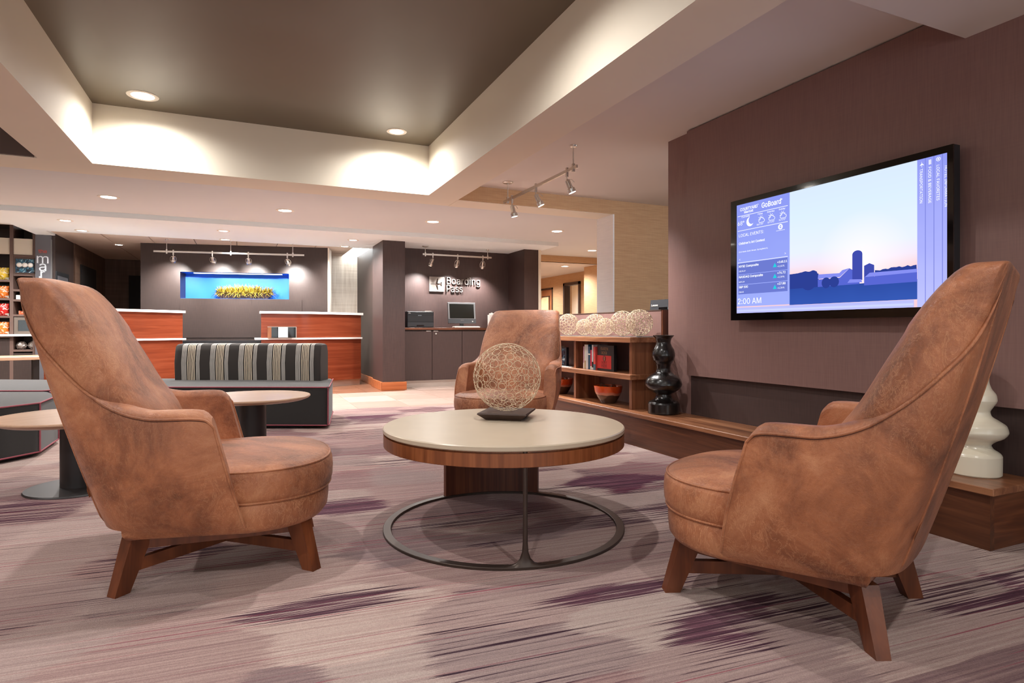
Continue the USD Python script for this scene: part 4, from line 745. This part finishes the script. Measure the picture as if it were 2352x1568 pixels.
sp_('info_panel', sbox(.049, .090, .469, .757, .0003, .0008), 'screen_panel')
sp_('ticker', [sbox(.049, .046, 1.198, .083, .0003, .0008)], 'screen_bars'); sp_('ticker_text', sbox(.05, .056, 1.195, .067, .0008, .0011), 'screen_strip')
for x0, x1 in ((1.214, 1.252), (1.2535, 1.290), (1.2915, 1.328), (1.3295, 1.352)): sp_('menu_bar', sbox(x0, .046, x1, .757, .0003, .0009), 'screen_bars')
sp_('menu_edge', [sbox(x, .046, x + .003, .757, .0009, .0012) for x in (1.2505, 1.2895, 1.3275)], 'screen_bar_edge')
for y0, y1 in ((.300, .372), (.234, .296), (.170, .230)): sp_('row', sbox(.062, y0, .454, y1, .0008, .0010), 'screen_row')
sp_('rule', [sbox(.057, y - .0022, .456, y + .0022, .0009, .0013) for y in (.682, .586, .377)] + [sbox(.37, .540, .435, .543, .0009, .0013)], 'screen_line')
def st(s, x, y, h, w=None, bold=False): return place(move(text(s, h, bold, .0006, width=w), x, y, .0012), FX)
sp_('lettering', [st('COURTYARD', .077, .714, .019, .145, True), st('Marriott', .112, .695, .015, .075, True), st('®', .224, .728, .008), st('GoBoard', .255, .704, .031, .150, True), st('®', .407, .722, .011), st('Currently', .09, .668, .011, .07), st('68°', .055, .622, .026, .055), st('Friday', .226, .665, .010), st('Saturday', .30, .665, .010), st('Sunday', .39, .665, .010),
    st('86°/70°', .218, .599, .010), st('87°/73°', .305, .599, .010), st('91°/72°', .390, .599, .010), st('LOCAL EVENTS:', .066, .545, .019, .205), st("Children's Art Contest", .066, .495, .014, .215, True), st('210 North Sixth Street, Springfield IL', .066, .443, .008, .24), st('<', .068, .392, .014), st('>', .432, .392, .014),
    st('NYSE Composite', .066, .345, .014, .165, True), st('10573.47', .066, .316, .009), st('NASDAQ Composite', .066, .276, .014, .2, True), st('4872.19', .066, .246, .009), st('S&P 500', .066, .210, .014, None, True), st('2062.8', .066, .180, .009),
    st('+168.11', .378, .344, .013, None, True), st('+1.61%', .380, .320, .010), st('+76.72', .378, .278, .013, None, True), st('+1.59%', .380, .254, .010), st('+27.88', .378, .212, .013, None, True), st('+1.34%', .380, .188, .010), st('2:00 AM', .054, .106, .036, .195)], 'screen_text')
FV = np.eye(4); FV[:3, 0] = (0, -1, 0); FV[:3, 1] = (1, 0, 0)      # menu lettering runs downwards
def vt(s, x, y, h, l): return scr(place(text(s, h, False, .0006, width=l), FV @ np.eye(4)).copy().apply_translation((x, y, .0011)))
sp_('lettering', [vt('TRANSPORTATION', 1.226, .712, .013, .165), vt('FOOD & BEVERAGE', 1.266, .712, .013, .172), vt('LOCAL FAVORITES', 1.303, .712, .013, .166), vt('HOTEL INFORMATION', 1.339, .70, .013, .19)], 'screen_text')
def circ(x, y, r, n=24): return Polygon([(x + r * math.cos(a), y + r * math.sin(a)) for a in np.linspace(0, 2 * math.pi, n + 1)[:-1]])
def cloud(x, y, s): return circ(x - .013 * s, y, .011 * s).union(circ(x + .012 * s, y + .001, .012 * s)).union(circ(x, y + .009 * s, .013 * s)).union(Polygon([(x - .013 * s, y - .011 * s), (x + .013 * s, y - .011 * s), (x + .013 * s, y), (x - .013 * s, y)]))
def outline(p, w): return p.difference(p.buffer(-w))
def polys(p): return cat([scr(prism(g, .0010, .0014)) for g in getattr(p, 'geoms', [p])])
icons = [polys(circ(.162, .634, .030).difference(circ(.176, .643, .026)))]
for x, y in ((.257, .624), (.337, .624), (.423, .623)):
    sun = circ(x - .006, y + .014, .012).difference(cloud(x, y, 1.0)); icons += [polys(outline(cloud(x, y, 1.0), .003)), polys(sun.difference(circ(x - .006, y + .014, .009)))]
    for a in np.linspace(.3, 3.4, 5): icons.append(polys(LineString([(x - .006 + .016 * math.cos(a), y + .014 + .016 * math.sin(a)), (x - .006 + .020 * math.cos(a), y + .014 + .020 * math.sin(a))]).buffer(.0015)))
icons.append(polys(circ(.402, .563, .017).difference(circ(.402, .563, .009)))); icons.append(sbox(.394, .561, .411, .565, .001, .0014))
icons.append(polys(outline(circ(1.311, .738, .010), .0025).union(circ(1.311, .738, .004)))); icons += [sbox(1.268 + k, .722, 1.272 + k, .745, .001, .0014) for k in (0, .007)]
icons.append(spoly([(1.235, .746), (1.237, .736), (1.245, .728), (1.245, .725), (1.237, .729), (1.2365, .72), (1.239, .718), (1.233, .718), (1.2355, .72), (1.235, .729), (1.227, .725), (1.227, .728), (1.235, .736)], .001, .0014))
sp_('icon', icons, 'screen_text')
sp_('up_arrow', [spoly([(.345, y - .012), (.375, y - .012), (.360, y + .014)], .0010, .0014) for y in (.334, .267, .200)], 'screen_teal')

# ------------------------------------------------------------------ banquettes and their round tables
RTv, FWv = np.array((cy_, -sy_)), np.array((sy_, cy_))
def LD(l, d): return tuple(RTv * l + FWv * d)
def seat_block(poly, z0, z1, bulge=.014):
    """Upholstered block on a plan outline with a soft top edge."""
    p = Polygon(poly); rings = []
    for off, z in ((-.004, z0), (0, z0 + .01), (0, z1 - .02), (-.006, z1 - .008), (-.02, z1)):
        q = p.buffer(off, join_style=1) if off else p
        rings.append(prism(q, z, z + .0005)) if False else rings.append((off, z))
    n = 140; ring0 = np.array([np.array(p.exterior.interpolate(k / n, normalized=True).coords[0]) for k in range(n)]); c = np.array(p.representative_point().coords[0])
    d = ring0 - c; rad = np.linalg.norm(d, axis=1, keepdims=True); R_ = [np.column_stack([c + d * (1 + o / rad), np.full(n, z)]) for o, z in rings] + [np.column_stack([c + d * .75, np.full(n, z1 + bulge * .7)]), np.column_stack([c + d * .4, np.full(n, z1 + bulge)])]
    v = np.vstack(R_ + [[(*c, z0)], [(*c, z1 + bulge)]]); f = []; m = len(R_)
    for i in range(m - 1):
        for q in range(n): w = (q + 1) % n; f += [(i * n + q, i * n + w, (i + 1) * n + w), (i * n + q, (i + 1) * n + w, (i + 1) * n + q)]
    for q in range(n): w = (q + 1) % n; f += [(m * n, w, q), (m * n + 1, (m - 1) * n + q, (m - 1) * n + w)]
    return trimesh.Trimesh(v, f, process=False)
def loop_tube(poly, z, r): return tube([(x, y, z) for x, y in poly], r, 6, closed=True)
so = LD(-2.7, 5.9); sz = math.degrees(-YAW)
put('stripe_fabric', {'t': ('texture_coordinate', {}), 's': ('separate_xyz', {}), 'k': ('math', {'math_type': 'multiply_add', 'value2': 1 / .286, 'value3': 3.175}), 'f': ('math', {'math_type': 'fraction'}),
    'r': ('rgb_ramp', {'interpolate': False, 'ramp': [(0, lin((50, 45, 42)))] + sum([[(a, lin(c)), (b, lin((50, 45, 42)))] for a, b, c in [(.005 + .045 * i, .005 + .045 * i + .033, (176, 172, 166)) for i in range(4)] + [(.215 + .056 * i, .215 + .056 * i + .034, (202, 188, 166)) for i in range(5)] + [(.52 + .045 * i, .52 + .045 * i + .033, (176, 172, 166)) for i in range(3)]], [])}),
    'p': ('principled_bsdf', {'roughness': 0.85})}, [('t.object', 's.vector'), ('s.x', 'k.value1'), ('k.value', 'f.value1'), ('f.value', 'r.fac'), ('r.color', 'p.base_color')])
t = Thing('banquette', 'charcoal banquette with a boldly striped back cushion before the reception', 'sofa', (*so, 0), sz)
pol = [(-1.25, -.52), (-.4, -.42), (.3, -.42), (1.01, -.43), (1.025, -.405), (.79, .50), (-1.25, .50)]
t.part('seat', seat_block(pol, .03, .385), 'charcoal_fabric', 50)
edge_ = pol[:6]
t.part('piping', cat([tube([(x, y - .002, z) for x, y in pol[:4]] + [(1.028, -.405, z), (.793, .5, z)], .006, 6) for z in (.380, .035)] + [tube([(1.022, -.42, .035), (1.022, -.42, .38)], .006, 6)]), 'pink_piping', True, 'rose piping')
def soft_back(x0, x1, y0, y1, z0, z1):
    P = []
    for x, k in [(x0, .85), (x0 + .012, .95), (x0 + .05, 1), (x1 - .05, 1), (x1 - .012, .95), (x1, .85)]:
        cyy, czz = (y0 + y1) / 2, (z0 + z1) / 2; hy, hz = (y1 - y0) / 2 * k, (z1 - z0) / 2; row = []
        for a, b in [(-1, -1), (-1.08, 0), (-1, .6), (-.9, .88), (-.7, .97), (-.4, 1.0), (.4, 1.0), (.75, .95), (1, .6), (1, -1)]: row.append((x, cyy + a * hy * (1 if b < .5 else .96), czz + (b * hz if b <= 0 else b * hz * (k * .5 + .5))))
        P.append(row)
    P = np.array(P); g_ = grid(np.concatenate([P, P[:, :1]], 1)); caps = []
    for e in (P[0], P[-1]): caps.append(hull(np.vstack([e, e + (0.0005, 0, 0)])))
    return cat([g_] + caps)
t.part('back_cushion', soft_back(-.70, .77, .14, .42, .38, .765), 'stripe_fabric', 40, 'cushion with cream and grey stripes on charcoal')
t.part('plinth', box(-1.2, -.34, 0, .76, .45, .03), 'black_plastic', False)
t = Thing('banquette', 'backless charcoal banquette with rose piping behind the left armchair', 'bench', (*LD(-4.60, 5.7), 0), sz)
pol = [(-.9, -.55), (.58, -.55), (.60, -.50), (.60, .50), (-.9, .62)]
t.part('seat', seat_block(pol, .03, .385), 'charcoal_fabric', 50); t.part('piping', tube([(-.9, -.552, .38), (.58, -.552, .38), (.602, -.5, .38), (.602, .5, .38)], .006, 6), 'pink_piping', True, 'rose piping'); t.part('plinth', box(-.85, -.48, 0, .54, .5, .03), 'black_plastic', False)
t = Thing('ottoman', 'charcoal faceted ottoman with rose piping at the left edge', 'ottoman', (*LD(-4.3, 4.4), 0), sz)
pol = [(-.9, -.85), (.68, -.85), (.88, -.36), (.935, -.12), (.69, .38), (.42, .64), (-.9, .64)]
t.part('seat', seat_block(pol, .03, .385), 'charcoal_fabric', 50)
t.part('piping', cat([tube([(x * 1.002, y * 1.002, z) for x, y in pol[1:6]], .006, 6) for z in (.382, .035)] + [tube([(pol[k][0] * 1.003, pol[k][1] * 1.003, .035), (pol[k][0] * 1.003, pol[k][1] * 1.003, .382)], .006, 6) for k in (3, 4)]), 'pink_piping', True, 'rose piping')
t.part('plinth', prism([(x * .93, y * .93) for x, y in pol], 0, .03), 'black_plastic', False)
rt = Thing('side_table', 'round beech topped side table with black column before the striped banquette', 'side table', (.062, 4.82, 0), 0, 'round beech side tables')
rt.part('table_top', lathe([(0, .386), (.36, .386), (.392, .398), (.402, .408), (.402, .414), (.398, .418), (0, .418)], 72), 'beech', 30); rt.part('column', disc(.092, .012, .386, 40), 'black_metal', 30); rt.part('base', lathe([(0, 0), (.255, 0), (.26, .004), (.255, .012), (.10, .016), (0, .016)], 60), 'black_metal', 30)
rt.dup('round beech topped side table at far left, partly behind the left armchair', (-.858, 4.15, 0), 40)
t = Thing('low_table', 'beech topped table edge beyond the charcoal seating at far left', 'table', (-2.85, 8.95, 0), 25)
t.part('table_top', box(-.6, -.30, .545, .66, .30, .585, .004), 'beech', False)
for sx in (-.5, .55): t.part('leg', box(sx - .03, -.05, 0, sx + .03, .05, .545), 'black_metal', False)

# ------------------------------------------------------------------ reception desks
def desk(label, pts, back, name='reception_desk', flipped=False):
    p = np.array(pts); s = np.linspace(0, 1, len(p)); ss = np.linspace(0, 1, 40)
    c = np.column_stack([PchipInterpolator(s, p[:, 0])(ss), PchipInterpolator(s, p[:, 1])(ss)])
    def band(front, depth, lo=0.0, hi=0.0):
        t_ = np.gradient(c, axis=0); t_ /= np.linalg.norm(t_, axis=1, keepdims=True); n_ = np.column_stack([t_[:, 1], -t_[:, 0]])
        q = c.copy(); q[0] -= t_[0] * lo; q[-1] += t_[-1] * hi
        return Polygon(np.vstack([q + n_ * front, (q - n_ * depth)[::-1]]))
    d = Thing(name, label, 'reception desk', (0, 0, 0))
    d.part('lower_front', prism(band(0, back), .10, .757), 'cherry_x', 30); d.part('kick_plate', prism(band(-.03, back - .05), 0, .10), 'kick_metal', 30, 'brushed metal kick plate')
    d.part('middle_counter', prism(band(.035, back + .02, .09 if not flipped else 0, 0 if not flipped else .03), .757, .785), 'counter_white', 30, 'white middle counter')
    d.part('upper_front', prism(band(0, .16), .785, 1.148), 'cherry_x', 30)
    d.part('top_counter', prism(band(.035, .30, .02, .02), 1.148, 1.185), 'counter_white', 30, 'white top counter')
    return d
desk('curved cherry reception desk with white counters on the right', [(.238, 9.695), (.727, 9.696), (1.233, 9.853), (1.776, 10.126)], .36)
desk('curved cherry reception desk with white counters on the left, behind the armchair', [(-2.35, 9.52), (-2.0, 9.37), (-1.661, 9.339), (-1.301, 9.561), (-.815, 9.976)], .5, flipped=True)
t = Thing('brochure_box', 'dark glossy brochure box with a pale blue leaflet on the right desk counter', 'box', (.325, 9.66, .787), -6)
t.part('box', cat([box(0, -.03, 0, .405, .0, .163)]), 'black_gloss', False); t.part('leaflet', box(.15, -.036, .004, .285, -.0305, .158), 'leaflet_blue', False, 'pale blue leaflet'); t.part('strip', box(.0, -.034, .0, .055, -.0305, .163), 'walnut_z', False, 'brown strip'); t.part('frame', cat([box(.0, -.037, .158, .405, -.028, .166), box(.397, -.037, 0, .407, -.028, .163)]), 'kick_metal', False)
# planter in the niche
u = (B - A) / L; nrm = np.array((-u[1], u[0])); mid = A + u * (n0 + 0.93) + nrm * .12
t = Thing('grass_planter', 'long dark planter overflowing with yellow ornamental grass in the blue niche', 'planter', (*mid, nz0 + .005), ang)
t.part('pot', hull([(sx * .36, sy * .05, 0) for sx in (-1, 1) for sy in (-1, 1)] + [(sx * .43, sy * .075, .10) for sx in (-1, 1) for sy in (-1, 1)]), 'pot_dark', False)
bl = []
for i in range(1500):
    x0, y0 = nrng.uniform(-.40, .40), nrng.uniform(-.07, .05); az = nrng.normal(-1.57 if i % 2 else 1.57, .75); el = nrng.uniform(.15, 1.45)
    d = np.array((math.cos(az) * math.cos(el) * .9 + x0 * .9, math.sin(az) * math.cos(el) * .62, math.sin(el))); d /= np.linalg.norm(d); ln = nrng.uniform(.11, .20) * (1.05 - .5 * abs(x0)); g0 = ln * (.12 + .65 * math.cos(el) ** 2)
    p = [np.array((x0, y0, .085)) + d * ln * u - np.array((0, 0, g0 * u * u)) for u in (0, .45, .8, 1)]
    for q in p: q[1] = min(q[1], .13)
    w = np.cross(d, (0, 0, 1.0)); w = w / (np.linalg.norm(w) + 1e-6) * .0048
    bl.append(trimesh.Trimesh([p[0] - w, p[0] + w, p[1] + w, p[1] - w, p[2] + w * .7, p[2] - w * .7, p[3]], [(0, 1, 2), (0, 2, 3), (3, 2, 4), (3, 4, 5), (5, 4, 6)], process=False))
t.part('grass_blades', cat(bl), 'straw', False, 'yellow grass blades', kind='stuff')

# ------------------------------------------------------------------ boarding pass niche
t = Thing('counter_cabinet', 'plum cabinet with wooden counter top in the boarding pass niche', 'cabinet', (2.225, 9.2, 0))
t.part('counter_top', box(0, -.03, .905, 2.01, .44, .94, .003), 'walnut_x', False); t.part('carcass', box(0, .02, .11, 2.01, .44, .905), 'vinyl_dark', False); t.part('kick_plate', box(0, .04, 0, 2.015, .06, .11), 'kick_metal', False, 'pale metal kick plate')
for i in range(4):
    dr = t.part('door', box(.003 + i * .50, 0, .115, .497 + i * .50, .02, .885, .002), 'vinyl_plum', False)
    hx = (.40, .52, 1.40, 1.52)[i]; t.part('edge_pull', box(hx, -.006, .880, hx + .075, .01, .890), 'nickel', False, under=dr)
    if i == 1: t.part('lock', place(disc(.013, 0, .008, 20), frame((.56, -.0, .845), (1, 0, 0), (0, 0, 1), (0, -1, 0))), 'nickel', 40, under=dr)
FS = frame((0, 0, 0), (1, 0, 0), (0, 0, 1), (0, -1, 0))
t = Thing('boarding_pass_sign', 'silver plane plaque and raised lettering on the plum niche wall', 'sign', (2.80, 9.65, 1.541))
pl = Polygon([(.0, .0), (.256, 0), (.256, .246), (0, .246)])
plane = Polygon([(.02, .119), (.10, .119), (.138, .028), (.152, .028), (.140, .112), (.185, .112), (.20, .09), (.215, .09), (.207, .123), (.215, .156), (.20, .156), (.185, .134), (.140, .134), (.152, .218), (.138, .218), (.10, .127), (.02, .127)])
t.part('plaque', place(prism(pl.difference(plane), .012, .030), FS), 'sign_metal', False, 'silver plaque with a plane cut out'); t.part('plaque_back', place(prism(pl, .004, .012), FS), 'frame_brown', False)
for s, y, w in (('Boarding', .130, .60), ('Pass', .0, .285)):
    m = text(s, .118, False, .022, width=w); t.part('lettering', place(move(m, .285, y, .012), FS), 'sign_metal', False, f'raised silver word {s}')
t = Thing('laser_printer', 'black laser printer on the boarding pass counter', 'printer', (2.335, 9.25, .94))
t.part('body', box(0, 0, 0, .43, .36, .255, .008), 'black_plastic', False); t.part('paper_drawer', box(.004, -.006, .008, .426, .01, .085, .003), 'dark_plastic', False); t.part('front_flap', box(.004, -.005, .09, .426, .01, .20, .003), 'black_plastic', False)
t.part('grip', cat([box(.15, -.008, .022, .27, .0, .042), box(.17, -.007, .185, .23, .0, .200)]), 'black_gloss', False); t.part('paper', box(.29, .02, .255, .40, .30, .268), 'white_plastic', False); t.part('lettering', place(move(text('DELL', .014, True, .001, width=.036), .02, .222, .0005), FS), 'white_plastic', False)
t = Thing('computer', 'grey all in one computer on the boarding pass counter', 'computer', (3.27, 9.32, .94), -4)
def tilt(m): return place(m, trimesh.transformations.rotation_matrix(math.radians(-9), (1, 0, 0), (0, 0, .07)))
t.part('casing', tilt(cat([box(-.235, .0, .07, .235, .035, .42, .006)])), 'grey_plastic', False); t.part('display', tilt(box(-.205, -.003, .155, .205, .004, .392)), 'screen_off', False); t.part('chin', tilt(box(-.234, -.002, .072, .234, .004, .145)), 'dark_plastic', False)
t.part('button', tilt(box(.165, -.005, .095, .185, .0, .112, .003)), 'white_plastic', False); t.part('lettering', tilt(place(move(text('lenovo', .008, False, .001, width=.05), -.025, .12, .002), FS)), 'nickel', False)
t.part('stand', cat([box(-.03, .03, .0, .03, .06, .12), box(-.11, -.02, 0, .11, .13, .012, .004)]), 'black_plastic', False)
t = Thing('keyboard', 'pale keyboard in front of the computer on the counter', 'keyboard', (3.31, 9.185, .941))
t.part('body', box(-.225, -.02, 0, .215, .11, .018, .004), 'white_plastic', False); t.part('keys', cat([box(-.215 + i * .026, -.012 + j * .023, .018, -.195 + i * .026, .006 + j * .023, .024) for i in range(16) for j in range(5)]), 'white_paint', False, kind='stuff')
t = Thing('computer_mouse', 'white and black computer mouse on the counter beside the keyboard', 'mouse', (3.70, 9.20, .941)); ms = trimesh.creation.icosphere(3, 1.0); ms.apply_scale((.026, .042, .024)); ms = trimesh.intersections.slice_mesh_plane(ms, (0, 0, 1), (0, 0, 0), cap=False); t.part('shell', ms, 'white_plastic', True); t.part('pad', box(-.075, -.05, 0, .06, .09, .004), 'black_plastic', False)
t = Thing('card_holder', 'white card holder with paper slips peeking over the rear armchair', 'holder', (3.86, 9.42, .94))
t.part('box', box(-.085, -.05, 0, .085, .05, .22), 'white_plastic', False)
for i in range(5): t.part('slip', box(-.08 + i * .033, -.02, .215, -.055 + i * .033, .0, .245 + .01 * (i % 2)), 'white_plastic', False)

# ------------------------------------------------------------------ market shelves at the far left
t = Thing('market_shelf', 'tall brown display shelving with snacks at the far left edge', 'shelf', (-3.32, 10.45, 0))
SB = 'shelf_brown'
for x in (-.02, .355, .612): t.part('upright', box(x, 0, 0, x + .04, .5, 2.36), SB, False)
t.part('back_panel', box(0, .44, 0, .65, .46, 2.36), 'frame_brown', False)
for i, z in enumerate((.82, 1.10, 1.345, 1.60)): t.part('shelf_board', box(.02, 0, z - .03, .355, .44, z), SB, False)
for z in (1.33, 1.47, 1.12): t.part('shelf_board', box(.395, 0, z - .03, .612, .44, z), SB, False)
t.part('shelf_board', box(.395, 0, .60, .612, .44, .63), SB, False)
t.part('counter', box(-.04, -.06, .815, .652, .44, .845), 'counter_white', False, 'white counter strip')
for x0, x1 in ((.02, .355), (.395, .612)): t.part('lit_panel', box(x0, .02, 1.955, x1, .04, 2.18), 'cream_paint', False)
t.part('header', box(.395, .005, 1.655, .612, .03, 1.95), SB, False)
t.part('cupboard_door', box(.02, .0, .02, .355, .02, .78), 'vinyl_dark', False); t.part('cupboard_door', box(.395, .0, .02, .612, .02, .58), 'vinyl_dark', False)
t = Thing('product_poster', 'framed product picture under the lit header of the snack shelves', 'poster', (-2.90, 10.448, 1.70)); t.part('print', box(0, -.008, 0, .215, 0, .195), 'cover_art', False); t.part('frame', cat([box(-.006, -.012, -.008, .221, 0, .002), box(-.006, -.012, .193, .221, 0, .205), box(-.006, -.012, 0, .002, 0, .2)]), 'frame_brown', False)
for k in range(3): t.part('white_cap', move(trimesh.creation.icosphere(2, .034), .045 + k * .062, -.004, .11), 'white_plastic', True)
t = Thing('microwave', 'stainless microwave oven standing on the white counter at left', 'microwave', (-2.92, 10.46, .846)); t.part('casing', box(0, .02, 0, .205, .40, .235, .004), 'steel', False); t.part('door', cat([box(.0, 0, 0, .205, .02, .04), box(0, 0, .195, .205, .02, .235), box(0, 0, .04, .045, .02, .195), box(.19, 0, .04, .205, .02, .195)]), 'steel', False); t.part('door_glass', box(.045, .008, .04, .19, .012, .195), 'black_gloss', False)
for i, c in enumerate([(236, 200, 60), (240, 232, 214), (238, 120, 40), (210, 34, 32), (226, 96, 60)]): put(f'pack_{i}', {'t': ('texture_coordinate', {}), 'n': ('noise_texture', {'scale': 24.0, 'detail': 2.0, 'distortion': 1.0}), 'r': ('rgb_ramp', {'ramp': [(0.36, lin((90, 40, 24))), (0.40, lin(c)), (0.54, lin(c)), (0.58, lin((244, 236, 222)))]}), 'p': ('principled_bsdf', {'roughness': 0.3})}, [('t.object', 'n.vector'), ('n.fac', 'r.fac'), ('r.color', 'p.base_color')])
def pack(label, x, y, z, w, h, m):
    t = Thing('snack_bag', label, 'snack bag', (x, y, z), rng.uniform(-6, 6), 'snack bags on the market shelves'); P = []
    for v in np.linspace(0, 1, 9):
        k = math.sin(math.pi * min(1, max(0, v))) ** .6; row = [(w / 2 * math.cos(a), -.035 * k * math.sin(a) - .004 * math.sin(a), v * h) for a in np.linspace(0, 2 * math.pi, 17)]; P.append(row)
    g_ = grid(np.array(P)); t.part('bag', g_, m, True)
for z, m, nm in ((1.60, 'pack_0', 'yellow'), (1.345, 'pack_2', 'orange'), (1.10, 'pack_3', 'red'), (.845, 'pack_2', 'orange and white')):
    pack(f'{nm} snack bag next to the post on the market shelves', -3.06, 10.52, z + .001, .14, .17, m)
    pack(f'{nm} snack bag cut by the left edge of the picture', -3.205, 10.54, z + .001, .14, .17, 'pack_1' if m == 'pack_2' and z < 1 else m)
t = Thing('snack_box', 'small white and red snack box beside the chair back', 'box', (-2.87, 10.47, 1.12)); t.part('carton', box(0, 0, 0, .15, .1, .05), 'pack_4', False)
t = Thing('snack_box', 'white carton on the upper inner market shelf', 'box', (-2.90, 10.47, 1.33)); t.part('carton', box(0, 0, 0, .10, .1, .06), 'white_plastic', False)
for i, (x, l) in enumerate(((-2.85, 'left crumpled foil parcel under the white market counter'), (-2.715, 'right crumpled foil parcel under the white market counter'))):
    m = trimesh.creation.icosphere(4, 1.0); m.vertices *= (1 + .5 * (meshkit.fbm(m.vertices * 3.0 + i * 7, 3, 4 + i) - .5))[:, None]; m.apply_scale((.062, .05, .055)); single('foil_parcel', l, 'foil parcel', move(m, x, 10.52, .63 + .055), 'foil', False, 'foil parcels')
t = Thing('market_sign', 'tall grey market sign with white vertical lettering at far left', 'sign', (-2.665, 10.40, 0)); t.part('panel', box(0, 0, 0, .185, .03, ZS), 'panel_grey', False); t.part('edge_strip', box(.178, -.006, .3, .192, .03, ZS - .06), 'grey_plastic', False)
t.part('lettering', place(move(text('the', .05, False, .002, center=.085), 0, 1.985, .0005), FS), 'letter_red', False, 'red word the')
for i, c in enumerate('market'): t.part('lettering', place(move(text(c, .135, False, .003, center=.085), 0, 1.84 - i * .106, .0005), FS), 'letter_white', False, f'white letter {c}')
t = Thing('framed_display', 'dark framed display on the brown wall behind the market sign', 'picture frame', (-2.438, 10.42, 1.10)); t.part('frame', box(0, 0, 0, .012, .66, .64), 'black_plastic', False); t.part('glass', box(.012, .06, .05, .014, .60, .58), 'panel_grey', False)
